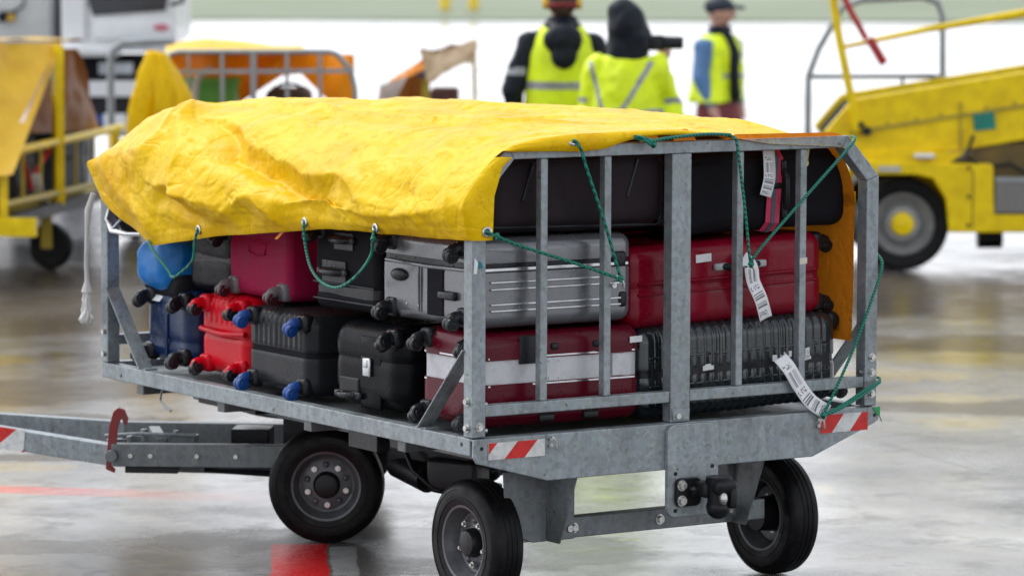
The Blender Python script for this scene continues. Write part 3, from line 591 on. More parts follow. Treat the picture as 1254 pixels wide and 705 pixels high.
m = MB().tube([j1+Vector((.02, .10, .055)), j1+Vector((.12, .04, .062)), j1+Vector((.30, -.08, .058))], .007, 8).cyl(j1+Vector((.16, .06, .03)), j1+Vector((.16, .06, .075)), .012).cyl(j1+Vector((.26, .0, .03)), j1+Vector((.26, .0, .07)), .010); cb('latch_rod', m, GALV, 0, smooth=True)
m = MB().tube([j1+Vector((.30, -.14, -.06)), j1+Vector((.50, -.28, -.075)), Vector((.62, 1.83, .19))], .011, 8); cb('brake_rod', m, BLKMETAL, 0, smooth=True)
m = MB().box(T+Vector((-.12, -.05, .33)), (.18, .20, .12), Matrix.Rotation(.9, 3, 'Z')).box(T+Vector((-.28, .12, .30)), (.14, .14, .08), Matrix.Rotation(.9, 3, 'Z')); cb('steering_head', m, BLKMETAL, .004)
m = MB().tube([Vector((.10, 2.44, .20)), Vector((.55, 2.13, .185))], .014, 10); cb('steering_rod', m, GALV_D, 0, smooth=True)
# chevrons wrapped round the pole end
d_ = (j1-e1); L_ = d_.length; d_.normalize(); nrm = Vector((-d_.y, d_.x, 0)); nrm = -nrm if nrm.dot(Vector((-1, -1, 0))) < 0 else nrm; upv = d_.cross(nrm); upv = upv if upv.z > 0 else -upv
me = D.meshes.new('chevron_sticker'); b = bmesh.new(); uv = b.loops.layers.uv.new('uv')
a0 = e1+d_*.0+nrm*.028; a1 = e1+d_*.54+nrm*.028
f = b.faces.new([b.verts.new(q-Vector(CO)) for q in (a0-upv*.04, a1-upv*.04, a1+upv*.041, a0+upv*.041)])
for l, q in zip(f.loops, ((.204, 0), (.204+2.35, 0), (.204+2.35, .4), (.204, .4))): l[uv].uv = q
b.to_mesh(me); b.free(); me.materials.append(CHEV); st = link_mesh('chevron_sticker', me, cart); md = st.modifiers.new('thick', 'SOLIDIFY'); md.thickness = .002
# red catch levers on the drawbar
c0 = Vector((-.11, 2.24, .32))+FY*.12
hk = [(a_*.8, b_*.95) for a_, b_ in [(-.028, -.11), (.012, -.125), (.016, -.11), (-.002, -.10), (.020, -.02), (.028, .05), (.045, .085), (.055, .062), (.068, .055), (.075, .085), (.058, .118), (.03, .125), (.008, .11), (-.012, .05)]]
m = MB(); n0 = len(m.b.faces)
def loc(p, t): return c0+RX*p[0]+Vector((0, 0, p[1]))+FY*t
A_ = [m.b.verts.new(loc(p, -.008)) for p in hk]; B_ = [m.b.verts.new(loc(p, .008)) for p in hk]
m.b.faces.new(A_); m.b.faces.new(B_[::-1])
for i in range(len(hk)): m.b.faces.new((A_[i], B_[i], B_[(i+1) % len(hk)], A_[(i+1) % len(hk)]))
cb('catch_lever', m, REDP, .002)
m = MB().box((.0, .0, 0), (.001, .001, .001)); m.b.free()

# ------------------------------------------------------------------ luggage
def rbox(l, w_, t_, r, sp=.016, disp=None, zlo=-9, zhi=9, seg=5, extra_z=()):
    hx, hy, hz = l/2, w_/2, t_/2
    def ticks(h, ex=()):
        n = max(2, int((h-r)*2/sp)+1); a = list(np.linspace(-(h-r), h-r, n)); e = [(h-r)+r*math.tan(math.radians(45*i/seg)) for i in range(1, seg+1)]
        a = [-q for q in reversed(e)]+a+e
        for q in ex:
            k = int(np.argmin([abs(v-q) for v in a])); a[k] = q
        return np.array(sorted(set(a)))
    tx, ty, tz = ticks(hx), ticks(hy), ticks(hz, extra_z)
    V = []; F = []; key = {}
    def vid(p):
        k = (round(p[0], 5), round(p[1], 5), round(p[2], 5))
        if k not in key: key[k] = len(V); V.append(p)
        return key[k]
    def face(A, B, fn, flip):
        for i in range(len(A)-1):
            for j in range(len(B)-1):
                q = [fn(A[i], B[j]), fn(A[i+1], B[j]), fn(A[i+1], B[j+1]), fn(A[i], B[j+1])]
                if flip: q.reverse()
                cz = sum(p[2] for p in q)/4
                if cz < zlo or cz > zhi: continue
                F.append([vid(p) for p in q])
    for s in (-1, 1):
        face(tx, ty, lambda a, b: (a, b, s*hz), s < 0)
        face(tx, tz, lambda a, b: (a, s*hy, b), s > 0)
        face(ty, tz, lambda a, b: (s*hx, a, b), s < 0)
    P = np.array(V); H_ = np.array([hx-r, hy-r, hz-r]); inner = np.clip(P, -H_, H_); d = P-inner; n = d/np.linalg.norm(d, axis=1)[:, None]; Q = inner+n*r
    if disp is not None: Q = Q+n*disp(Q, n)[:, None]
    return Q, F
def caster(parent, p, ax, up, body, wheelm, spin, s=1.0):
    """double spinner wheel on a corner housing; ax = outward along the suitcase's length (+1 / -1)"""
    p = Vector(p); m = MB(); blue = wheelm is BLUEW
    m.box(p+Vector((-ax*.004, 0, 0)), (.044, .066, .064), None, .016)
    m.cyl(p+Vector((ax*.006, 0, 0)), p+Vector((ax*.026, 0, 0)), .026*s, .021*s, 20)
    Mx = Matrix.Rotation(spin, 3, 'X')
    s = s*.92
    def q(x, y, z): return p+Vector((ax*x*s, 0, 0))+Mx @ Vector((0, y*s, z*s))
    c = m.build('caster', body, parent, smooth=True, angle=40)
    m = MB(); m.tube([q(.016, 0, .004), q(.034, 0, .003), q(.048, 0, -.003), q(.058, 0, -.016), q(.061, 0, -.030)], [.019*s, .021*s, .023*s, .022*s, .015*s], 14)
    f_ = m.build('wheel_fork', BLUEW if blue else body, c, smooth=True, angle=60)
    m = MB()
    for s_ in (-1, 1):
        m.lathe([(0, .024*s), (.011*s, .0235*s), (.013*s, .021*s), (.021*s, .0215*s), (.0245*s, .018*s), (.0255*s, .010*s), (.0245*s, .002*s), (0, .002*s)], q(.055, 0, -.020), (Mx @ Vector((0, s_, 0))), 28)
    m.build('wheel', wheelm, c, smooth=True, angle=35)
    return c
def case(label, loc, size, mat, rot=(0, 0, 0), r=.045, ribs=None, seam=0, gap=.012, bandm=BLACK, wside=-1, wheels=((-1, -1), (-1, 1), (1, -1), (1, 1)), wm=None, wbody=BLACK, name='suitcase', group='suitcases loaded on the baggage cart', soft=False, spins=None, cz=.035, cy=.05):
    """a suitcase lying so that local x is its long axis, z its thickness; loc is the centre"""
    l, wd, t_ = size
    o = thing(name, label, 'suitcase', loc, rot, group)
    sd_ = abs(hash(label)) % 997 if False else sum(ord(q) for q in label) % 997
    def disp(P, n):
        d = fbm(P*5+sd_, 2, sd_)*(.0055 if soft else .0018)
        if ribs:
            ax_, pitch, dep_, side = ribs
            c = P[:, ax_]; half = (l, wd, t_)[ax_]/2-r*1.1
            wv_ = np.abs(np.sin(np.pi*c/pitch))**.6*dep_
            msk = np.clip((half-np.abs(c))/.012, 0, 1)*(1-np.abs(n[:, ax_]))
            if side: msk = msk*(P[:, 2] > side[0])*(P[:, 2] < side[1])
            d = d+wv_*msk-dep_*.5*msk
        e = np.abs(P[:, 2]-seam); d = d-np.exp(-(e/.010)**2)*.006
        return d
    hi = seam+gap/2; lo = seam-gap/2
    V, F = rbox(l, wd, t_, r, .007 if ribs else .014, disp, zlo=hi, extra_z=(lo, hi)); s1 = np_mesh('upper_shell', V, F, mat, o)
    V, F = rbox(l, wd, t_, r, .007 if ribs else .014, disp, zhi=lo, extra_z=(lo, hi)); s2 = np_mesh('lower_shell', V, F, mat, o)
    V, F = rbox(l-.010, wd-.010, t_-.010, r-.004, .03, None, zlo=lo-.03, zhi=hi+.03, extra_z=(lo, hi)); np_mesh('zip_band', V, F, bandm, o)
    m = MB(); pts = []
    for e in (-.0035, .0035): pass
    k = 0
    for sy, sz in wheels:
        caster(o, (wside*(l/2-.004), sy*(wd/2-cy), sz*(t_/2-cz)), wside, 1, wbody, wm or BLACK, (spins[k] if spins else random.uniform(-.5, .6))); k += 1
    return o
def grip(parent, c, ln, axis, nrm, mat=BLACK, endm=None, th=.011, out=.022):
    """a strap handle: bowed bar with two end caps"""
    c = Vector(c); a = Vector(axis).normalized(); n = Vector(nrm).normalized()
    m = MB(); pts = [c+a*(ln*(i/8-.5))+n*(out*(1-abs(i/4-1)**4)+.004) for i in range(9)]; m.tube(pts, [th*.8]+[th]*7+[th*.8], 10)
    h_ = m.build('handle', mat, parent, smooth=True, angle=50)
    m = MB()
    for s in (-1, 1):
        q = c+a*(s*ln*.5); dd = [abs(a[i])*.055+abs(n[i])*.018+(.024 if abs(a[i]) < .5 and abs(n[i]) < .5 else 0) for i in range(3)]; m.box(q+n*.006, dd, None, .007)
    m.build('handle_mount', endm or mat, h_, smooth=True, angle=40); return h_
def patch(parent, name, c, u, v, mat, th=.0015, n=1, bow=0):
    """thin sticker with uv, corners from centre and two half axes"""
    c, u, v = Vector(c), Vector(u), Vector(v); nn = u.cross(v).normalized()
    b = bmesh.new(); uv = b.loops.layers.uv.new('uv'); f = b.faces.new([b.verts.new(c+a*u+bb*v+nn*.001) for a, bb in ((-1, -1), (1, -1), (1, 1), (-1, 1))])
    for l_, q in zip(f.loops, ((0, 1), (1, 1), (1, 0), (0, 0))): l_[uv].uv = q
    me = D.meshes.new(name); b.to_mesh(me); b.free(); me.materials.append(mat); o = link_mesh(name, me, parent)
    md = o.modifiers.new('thick', 'SOLIDIFY'); md.thickness = th; md.offset = -1; return o
NAVY = M('navy_shell', (.004, .020, .075), .26, spec=.25, drops=.45, dirt=.3); RED = M('glossy_red_shell', (.60, .003, .014), .25, spec=.16, coat=.04, drops=.45, var=.1)
GRIB = M('grey_ribbed_shell', (.020, .021, .024), .28, spec=.15, drops=.45, dirt=.2); HBLK = M('black_hard_shell', (.005, .0055, .007), .30, spec=.10, drops=.45)
BURG = M('burgundy_shell', (.095, .002, .011), .26, spec=.22, drops=.45, var=.12); SILV = M('silver_grey_shell', (.17, .175, .185), .24, .5, drops=.3, var=.08)
CRIM = M('crimson_shell', (.22, .002, .016), .26, spec=.2, drops=.45, var=.12, coat=.1); CRIMF = M('crimson_fabric', (.28, .006, .050), .6, spec=.15, bump=.5, bs=300, drops=.5)
DGRN = M('dark_slate_ribbed_shell', (.013, .020, .024), .20, spec=.6, drops=.5, coat=.3); BLUEW = M('bright_blue_rubber', (.003, .055, .26), .5)
BANDW = M('white_band', (.58, .58, .60), .4, .2, dirt=.3); TRIM = M('chrome_trim', (.55, .56, .58), .22, .9)
# --- bottom row along the near side
o = case('navy blue hard suitcase with a white sticker, bottom row nearest the drawbar', (.42, 2.16, .735), (.66, .37, .27), NAVY, (.0, .02, -.03), r=.06, seam=-.05, bandm=NAVY, gap=.006)
patch(o, 'sticker', (-.315, .09, .112), (0, -.045, 0), (.022, 0, .028), PAPER)
m = MB(); m.box((-.333, -.01, -.03), (.008, .012, .15), None, .003); m.build('centre_rib', NAVY, o)
o = case('glossy red suitcase standing between the navy and the grey one', (.40, 1.76, .745), (.62, .34, .28), RED, (0, 0, .03), r=.05, ribs=(1, .035, .006, (.04, 9)), bandm=RED, wbody=RED, gap=.006, seam=.0)
m = MB(); m.tube([(-.312, -.15, .015), (-.322, -.03, .008), (-.322, .03, .008), (-.312, .15, .015)], .010, 8); m.build('bumper_ridge', RED, o, smooth=True)
o = case('dark grey ribbed suitcase with bright blue wheel covers, bottom row', (.40, 1.335, .732), (.66, .44, .285), GRIB, (0, 0, .0), r=.05, ribs=(1, .034, .007, (.02, 9)), seam=.0, gap=.02, bandm=BLACKF, wm=BLUEW, wbody=BLACK, spins=(.1, .3, .0, .2))
o = case('black hard suitcase with a silver latch, bottom row', (.42, .795, .732), (.68, .43, .285), HBLK, (0, 0, .05), r=.075, seam=.02, gap=.008, bandm=HBLK, wheels=((-1, 1),))
m = MB(); m.box((-.345, -.02, .0), (.012, .042, .062), None, .005).box((-.352, -.02, .012), (.006, .022, .026), None, .003); m.build('latch', TRIM, o, smooth=True)
m = MB(); m.box((-.338, .09, -.07), (.012, .115, .055), None, .006); hh = m.build('handle_recess', BLKMETAL, o)
grip(o, (-.338, .09, -.10), .10, (0, 1, 0), (-1, 0, 0))
m = MB(); m.box((-.332, -.03, -.02), (.012, .12, .24), None, .005); m.build('shell_panel', HBLK, o, smooth=True)
o = case('burgundy hard suitcase with a wide white band, bottom corner by the near post', (.395, .265, .748), (.62, .36, .30), BURG, (0, 0, .0), r=.045, seam=.028, gap=.075, bandm=BANDW, wheels=((-1, -1), (1, -1), (-1, 1), (1, 1)), cy=.045)
m = MB()
for z in (.072, -.015): m.box((0, -.177, z), (.56, .006, .005)).box((-.307, 0, z), (.006, .30, .005))
m.build('band_trim', TRIM, o)
m = MB(); m.box((-.035, -.181, .028), (.055, .008, .075), None, .002)
for a in (-1, 1):
    for b_ in (-1, 1): m.cyl((-.035+a*.019, -.188, .028+b_*.027), (-.035+a*.019, -.184, .028+b_*.027), .004)
m.box((.215, -.181, .028), (.05, .008, .07), None, .002); m.build('latch', BANDW, o)
m = MB()
for x in (-.03, .13): m.box((x, -.180, .10), (.028, .014, .022), None, .006)
for x in (-.06, .11): m.box((x, -.180, -.125), (.06, .016, .03), None, .008)
m.box((-.12, -.18, .095), (.09, .006, .09), None, .003); m.build('corner_foot', BLACK, o, smooth=True)
patch(o, 'sticker', (.285, -.179, .105), (.028, .006, 0), (0, 0, .010), PAPER)
# --- middle row
o = case('black suitcase wedged behind the blue bag, second row by the drawbar end', (.44, 1.93, 1.00), (.62, .34, .26), HBLK, (0, .0, .04), r=.05, seam=.0, soft=True, wheels=((-1, 1),))
o = case('crimson fabric suitcase with grey dark-hubbed wheels, second row along the side', (.42, 1.55, 1.035), (.60, .43, .28), CRIMF, (.0, .0, -.02), r=.03, seam=.06, gap=.004, bandm=CRIMF, soft=True, wheels=((-1, -1), (1, -1)), wbody=M('grey_plastic', (.13, .12, .13), .45), wm=M('dark_red_wheel', (.05, .008, .012), .4), cz=.03, cy=.04, spins=(.2, .1))
m = MB(); m.tube([(-.300, -.06, .045), (-.306, -.055, .012), (-.306, 0, .004), (-.306, .055, .012), (-.300, .06, .045), (-.306, 0, .048), (-.300, -.06, .045)], .004, 6); m.build('logo_outline', CRIMF, o, smooth=True)
o = case('soft black suitcase with two moulded grab handles, second row along the side', (.42, .965, 1.045), (.62, .40, .30), BLACKF, (0, .0, .02), r=.035, seam=-.085, gap=.01, soft=True, wheels=((1, 1),))
grip(o, (-.312, .06, -.02), .13, (0, 1, 0), (-1, 0, 0), th=.013); grip(o, (-.312, .0, .09), .10, (0, 1, 0), (-1, 0, 0), th=.013)
m = MB(); m.box((-.311, .06, -.02), (.008, .15, .075), None, .003).box((-.311, .0, .085), (.008, .12, .06), None, .003); m.build('handle_plate', BLACK, o)
m = MB()
for z in (-.115, -.06, .13): m.tube([(-.313, -.19, z), (-.315, 0, z), (-.313, .19, z)], .0035, 6)
m.build('piping', BLACK, o, smooth=True)
o = case('red suitcase just showing behind the silver grey one, second row', (.42, .70, 1.0), (.56, .12, .20), CRIM, (0, 0, 0), r=.03, wheels=())
o = case('large silver grey hard suitcase behind the near corner post, second row', (.37, .375, 1.055), (.60, .58, .285), SILV, (0, .0, 0), r=.04, seam=.050, gap=.030, bandm=BLACK, spins=(.1, .2, .15, .25), cy=.075, cz=.035)
m = MB(); m.sph((-.302, .165, .0), .05, (.35, 1, .42), 24); m.build('logo_badge', BLACK, o, smooth=True)
m = MB(); m.box((-.300, -.05, -.035), (.008, .095, .16), None, .004); m.build('base_panel', BLACKF, o)
m = MB(); m.box((-.306, -.13, -.045), (.02, .10, .028), None, .008); m.build('handle', BLACK, o, smooth=True)
m = MB()
for y in (.035, .05): m.tube([(-.301, y, -.11), (-.303, y, 0), (-.301, y, .035)], .0035, 6)
m.tube([(-.301, -.25, .042), (-.303, 0, .038), (-.301, .25, .042)], .006, 8)
m.build('shell_crease', SILV, o, smooth=True)
m = MB()
for z in (.005, -.017, -.065, -.085): m.box((-.0, -.2925, z), (.50, .008, .007), None, .0025)
for z in (.045, ): m.box((.0, -.2925, z), (.55, .008, .012), None, .003)
m.build('chrome_strip', TRIM, o)
m = MB(); m.cyl((-.304, .12, -.09), (-.30, .12, -.09), .003).cyl((-.304, .05, -.09), (-.30, .05, -.09), .003); m.build('rivet', CHROME, o)
m = MB(); m.box((.24, -.29, .06), (.05, .02, .05), None, .01).box((.255, -.288, -.07), (.03, .02, .05), None, .01); m.build('corner_guard', BLACK, o, smooth=True)
# --- right hand stack facing the rear gate
o = case('dark slate ribbed hard suitcase at the bottom right behind the rear gate', (1.115, .355, .742), (.82, .50, .295), DGRN, (0, math.radians(-1.2), 0), r=.05, ribs=(0, .034, .011, None), seam=-.005, gap=.02, bandm=BLACK, wside=1, wheels=((-1, 1), (1, 1), (-1, -1)))
m = MB(); m.box((0, -.248, .048), (.74, .014, .010), None, .004).box((0, -.248, -.045), (.74, .014, .010), None, .004); m.build('frame_rail', DGRN, o, smooth=True)
m = MB(); m.box((0, -.245, .0), (.72, .014, .08), None, .004); m.build('side_panel', BLACK, o)
for i, (x, z, s, r_) in enumerate(((-.245, .005, .035, 0), (-.135, .004, .022, .05), (.145, .012, .018, 0), (.19, .02, .016, .1), (.265, .015, .022, .15))):
    patch(o, 'sticker', (x, -.2535, z), (s, 0, s*r_), (0, 0, .020 if i in (0, 4) else .010), TAGM if i in (0, 4) else PAPER)
o = case('large crimson hard suitcase in the middle of the right hand stack', (1.075, .375, 1.018), (.80, .50, .272), CRIM, (0, math.radians(-1.6), 0), r=.05, seam=-.005, gap=.008, bandm=CRIM, wside=1, wheels=((-1, 1), (-1, -1), (1, 1)), cy=.055, spins=(.4, .2, .1))
m = MB()
for z in (.014, -.020): m.tube([(-.36, -.251, z), (0, -.254, z), (.36, -.251, z)], .005, 8)
m.build('rim_bead', CRIM, o, smooth=True)
h_ = grip(o, (.045, -.250, .05), .155, (1, 0, 0), (0, -1, 0), BLACK, M('light_grey_plastic', (.42, .43, .44), .4), th=.012, out=.018)
patch(o, 'sticker', (-.10, -.2525, .083), (.031, 0, .001), (0, 0, .013), PAPER)
m = MB(); m.cyl((-.235, -.262, .01), (-.235, -.248, .01), .020).cyl((-.235, -.266, .01), (-.235, -.262, .01), .008); m.build('lock', BLACK, o, smooth=True)
for i, (z, lab) in enumerate(((.735, 'lowest dark suitcase deep inside the cart, behind the ribbed one'), (1.03, 'middle dark suitcase deep inside the cart, behind the crimson one'), (1.315, 'topmost dark suitcase deep inside the cart, behind the strapped one'))):
    case(lab, (1.14, .93, z), (.76, .46, .275), HBLK, (0, 0, .0), r=.05, soft=True, wheels=())
# --- top row seen through the gate
o = case('large brownish black soft suitcase on top, behind the left half of the gate', (.455, .31, 1.338), (.70, .46, .262), BROWNF, (.0, .0, .0), r=.06, soft=True, seam=-.115, gap=.006, bandm=BLACK, wside=1, wheels=((-1, -1),), wbody=BLACK, spins=(.5,))
m = MB()
for x in (-.20, .20): m.box((x, -.234, .035), (.010, .010, .13), Matrix.Rotation(.32, 3, 'Y'), .003)
m.build('zip', BLACK, o)
m = MB(); m.tube([(-.335, -.236, .10), (.29, -.236, .10), (.325, -.236, .07), (.325, -.236, -.10), (.29, -.236, -.118), (-.335, -.236, -.105)], .004, 6); m.build('piping', BLACK, o, smooth=True)
o = case('black soft suitcase on top with a pink striped strap round it', (1.22, .325, 1.312), (.68, .42, .268), BLACKF, (.0, math.radians(-1.5), .0), r=.05, soft=True, seam=.105, gap=.006, wheels=())
grip(o, (.065, -.212, .0), .14, (0, 0, 1), (0, -1, 0), BLACK, out=.02)
m = MB(); m.tube([(.05, -.215, .012), (-.02, -.222, .012)], .012, 8); m.build('side_handle', BLACK, o, smooth=True)
m = MB(); m.box((.15, -.216, .105), (.012, .012, .05), None, .003).box((.165, -.216, .11), (.012, .012, .045), Matrix.Rotation(.2, 3, 'Y'), .003).cyl((.157, -.220, .08), (.157, -.208, .08), .012); m.build('zip_puller', M('brass', (.45, .42, .18), .4, .7), o)
# strap
PINK = M('pink_webbing', (.62, .04, .11), .6, bump=.6, bs=500); GREYS = M('grey_webbing', (.10, .10, .13), .6)
st = thing('luggage_strap', 'pink and grey striped luggage strap round the black top suitcase', 'strap', (1.245, .325, 1.312), (0, math.radians(4), 0))
for nm, x0, x1, mt_, e in (('strap_webbing', -.028, .028, PINK, .003), ('strap_stripe', -.008, .008, GREYS, .0055)):
    m = MB(); hy, hz = .21+e, .134+e
    ring = [(-hy, -hz+.03), (-hy, hz-.03), (-hy+.03, hz), (hy-.03, hz), (hy, hz-.03), (hy, -hz+.03), (hy-.03, -hz), (-hy+.03, -hz)]
    A_ = [m.b.verts.new((x0, y-.006 if y < 0 else y, z)) for y, z in ring]; B_ = [m.b.verts.new((x1, y-.006 if y < 0 else y, z)) for y, z in ring]
    for i in range(8): m.b.faces.new((A_[i], A_[(i+1) % 8], B_[(i+1) % 8], B_[i]))
    q = m.build(nm, mt_, st); md = q.modifiers.new('thick', 'SOLIDIFY'); md.thickness = .0025; md.offset = 0
# blue bag and its grey frame
BLUEB = M('bright_blue_nylon', (.0, .17, .52), .45, bump=.6, bs=30, drops=.4)
bag = thing('travel_bag', 'bright blue nylon bag with a black base squeezed against the far side post', 'bag', (.22, 2.25, .96))
V, F = rbox(.32, .26, .20, .08, .014, lambda P, n: fbm(P*9, 3, 5)*.016-.03*(P[:, 2] > .06)*0)
np_mesh('bag_body', V, F, BLUEB, bag)
V, F = rbox(.30, .28, .10, .045, .02, lambda P, n: fbm(P*8, 2, 9)*.01); V = V+np.array([.02, -.035, -.085]); np_mesh('bag_base', V, F, BLACKF, bag)
stc = thing('folded_pushchair', 'black and grey folded frame sticking out above the blue bag', 'pushchair', (.1, 2.3, 1.08))
m = MB().tube([(-.09, .17, .03), (-.10, .12, -.01), (-.09, .02, -.015), (.0, -.12, -.01), (.4, -.2, .0)], .009, 8).tube([(-.09, .15, .08), (-.11, .14, .03), (-.10, .11, .0), (-.08, .09, .03), (-.09, .11, .09)], .006, 8); m.build('frame_tube', CHROME, stc, smooth=True)
m = MB().tube([(-.08, .10, .05), (-.05, .02, .03), (.05, -.1, .03), (.4, -.15, .03)], .018, 8).tube([(-.07, .05, .08), (-.02, -.05, .05), (.3, -.15, .08)], .014, 8); m.build('padded_strap', BLACKF, stc, smooth=True)
# rag tied to the far post
rg = thing('knotted_rag', 'dirty white rag tied to the post at the drawbar end', 'rag', (-.02, 2.5, .9))
CLOTH = M('dirty_white_cloth', (.55, .54, .52), .85, bump=1, bs=60)
m = MB(); m.tube([(.0, .02, .30), (-.016, .03, .24), (-.02, .035, .15), (-.022, .04, .05), (-.018, .04, -.02), (-.02, .04, -.06)], [.010, .013, .008, .007, .009, .02], 8)
V = None; rgo = m.build('rag_strip', CLOTH, rg, smooth=True)
V, F = rbox(.05, .06, .15, .024, .006, lambda P, n: fbm(P*38, 3, 3)*.008+fbm(P*np.array([130, 130, 12]), 2, 4)*.006); V[:, :2] *= (1-.5*np.clip(V[:, 2]/.075, -1, 1))[:, None]*.62; V = V+np.array([-.02, .04, -.10]); np_mesh('rag_bundle', V, F, CLOTH, rg)
m = MB()
for a, b_ in (((-.02, .04, -.12), (-.035, .07, -.165)), ((-.02, .04, -.12), (-.03, .03, -.17)), ((-.02, .04, -.12), (-.01, .01, -.155))): m.tube([a, b_], [.010, .005], 6)
m.build('rag_tail', CLOTH, rg, smooth=True)

# ------------------------------------------------------------------ tarpaulin over the load
def hem(Y):
    return np.interp(Y, [-.05, .17, .43, .66, .89, 1.06, 1.25, 1.6, 1.82, 2.07, 2.31, 2.45, 2.51, 2.555], [1.207, 1.199, 1.192, 1.191, 1.179, 1.162, 1.143, 1.108, 1.075, 1.041, 1.12, 1.178, 1.24, 1.31])
NS, NY = 400, 400
def profile(Y):
    zh = float(hem(Y)); k = np.clip((Y-2.2)/.36, 0, 1); k2 = k*k
    dz = -.115*k2; b = math.sin(math.pi*np.clip(Y/2.6, 0, 1))
    bulge = .012+.025*b
    zh = min(zh, 1.345+dz*.25-.016)
    P = [(-.014-bulge*.3, zh), (-.018-bulge, zh+(1.345+dz*.25-zh)*.5), (-.014-bulge, 1.345+dz*.25), (.035, 1.43+dz), (.125, 1.502+dz), (.26, 1.520+dz+.012*b), (.5, 1.528+dz*.8+.016*b), (.8, 1.532+dz*.5+.016*b), (1.1, 1.530+dz*.5+.014*b), (1.33, 1.518+dz*.5+.01*b), (1.455, 1.500+dz*.6), (1.515, 1.425+dz), (1.546, 1.33), (1.546, 1.15), (1.548, 1.0), (1.545, .80)]
    ka = float(np.clip((1.45-Y)/.5, 0, 1))*float(np.clip((Y+.02)/.22, .35, 1)); wv_ = .012*math.sin(Y*7+1)
    A = [(-.012, zh), (-.050, zh+.055+wv_), (-.062, zh+.085+wv_), (-.012, 1.375), (.085, 1.452), (.24, 1.508)]
    for i_ in range(6): P[i_] = (P[i_][0]+(A[i_][0]-P[i_][0])*ka, P[i_][1]+(A[i_][1]-P[i_][1])*ka)
    return np.array(P)
def resample(P, n):
    # smooth (Catmull-Rom) then even arc length
    Q = [P[0]]
    for i in range(len(P)-1):
        p0, p1, p2, p3 = P[max(i-1, 0)], P[i], P[i+1], P[min(i+2, len(P)-1)]
        for t in np.linspace(0, 1, 9)[1:]:
            Q.append(.5*((2*p1)+(-p0+p2)*t+(2*p0-5*p1+4*p2-p3)*t*t+(-p0+3*p1-3*p2+p3)*t**3))
    Q = np.array(Q); s = np.r_[0, np.cumsum(np.linalg.norm(np.diff(Q, axis=0), axis=1))]; u = np.linspace(0, 1, n)
    return np.c_[np.interp(u*s[-1], s, Q[:, 0]), np.interp(u*s[-1], s, Q[:, 1])], u*s[-1]
Ys = np.linspace(-.004, 2.535, NY); G = np.zeros((NY, NS, 3)); S = np.zeros((NY, NS))
for i, Y in enumerate(Ys):
    q, s = resample(profile(Y), NS); G[i, :, 0] = q[:, 0]; G[i, :, 1] = Y; G[i, :, 2] = q[:, 1]; S[i] = s
TARP_BASE = (G.copy(), S.copy(), Ys.copy())
du = np.gradient(G, axis=0); dv = np.gradient(G, axis=1); NRM = np.cross(dv, du); NRM /= np.linalg.norm(NRM, axis=2)[:, :, None]
if NRM[NY//2, NS//2, 2] < 0: NRM = -NRM
def segdist(PY, PS, pts):
    best = np.full(PY.shape, 9.0); par = np.zeros(PY.shape); side = np.zeros(PY.shape); tot = 0; ls = [math.dist(pts[i], pts[i+1]) for i in range(len(pts)-1)]; T_ = sum(ls)
    for i in range(len(pts)-1):
        a, b = np.array(pts[i]), np.array(pts[i+1]); d = b-a; t = np.clip(((PY-a[0])*d[0]+(PS-a[1])*d[1])/(d@d), 0, 1)
        qx, qy = a[0]+d[0]*t, a[1]+d[1]*t; r = np.hypot(PY-qx, PS-qy); sg = np.sign(d[0]*(PS-a[1])-d[1]*(PY-a[0])); m_ = r < best
        best = np.where(m_, r, best); par = np.where(m_, (tot+t*ls[i])/T_, par); side = np.where(m_, sg, side); tot += ls[i]
    return best, par, side
PY, PS = np.broadcast_to(Ys[:, None], S.shape), S
flat = np.c_[PY.ravel(), PS.ravel(), np.zeros(PY.size)]
wob = fbm(flat*4, 3, 2).reshape(S.shape)*.03; wob2 = fbm(flat*4+50, 3, 3).reshape(S.shape)*.03
disp = np.zeros(S.shape)
FOLDS = [
 (.036, .10, .05, [(2.12, .60), (2.09, .44), (2.13, .34), (2.25, .28)]),
 (.046, .05, .09, [(2.09, .58), (1.94, .42), (1.78, .28), (1.75, .19), (1.59, .13), (1.45, .11)]),
 (-.062, .05, .10, [(1.98, .54), (1.63, .38), (1.34, .26), (1.09, .17), (.87, .11), (.60, .07)]),
 (.048, .03, .09, [(1.85, .50), (1.42, .35), (1.15, .26), (.96, .20), (.78, .18), (.55, .14)]),
 (.034, .035, .05, [(1.50, .09), (1.32, .15), (1.17, .10), (1.10, .02)]),
 (.034, .025, .07, [(2.0, .23), (1.83, .18), (1.62, .17), (1.49, .12)]),
 (-.030, .05, .05, [(1.95, .16), (1.75, .10), (1.6, .06)]),
 (.024, .02, .10, [(1.95, .72), (1.3, .62), (.9, .60), (.5, .68), (.3, .9)]),
 (-.022, .05, .03, [(1.9, .80), (1.26, .72), (.8, .93), (.5, 1.2)]),
 (.020, .10, .04, [(2.3, .9), (1.6, .95), (1.0, 1.15), (.6, 1.5)]),
 (.016, .05, .08, [(2.5, .20), (2.26, .12), (2.07, .10), (1.93, .03)]),
 (-.016, .05, .05, [(2.45, .28), (2.25, .20), (2.15, .10)]),
 (.014, .06, .03, [(.97, .34), (.54, .29), (.25, .33), (.05, .40)]),
 (-.012, .04, .05, [(.75, .22), (.4, .18), (.05, .12)]),
 (.014, .03, .05, [(.45, .42), (.2, .30), (.08, .16), (.06, .04)]),
 (.012, .03, .04, [(1.3, .45), (.8, .42), (.4, .50)]),
]
for amp, wl, wr, pts in FOLDS:
    r, par, side = segdist(PY+wob, PS+wob2, pts); wd = np.where(side > 0, wl, wr); env = np.sin(math.pi*np.clip(par*.9+.08, 0, 1))**.5
    disp += amp*env*np.exp(-(r/wd)**1.25)
rr = random.Random(5)
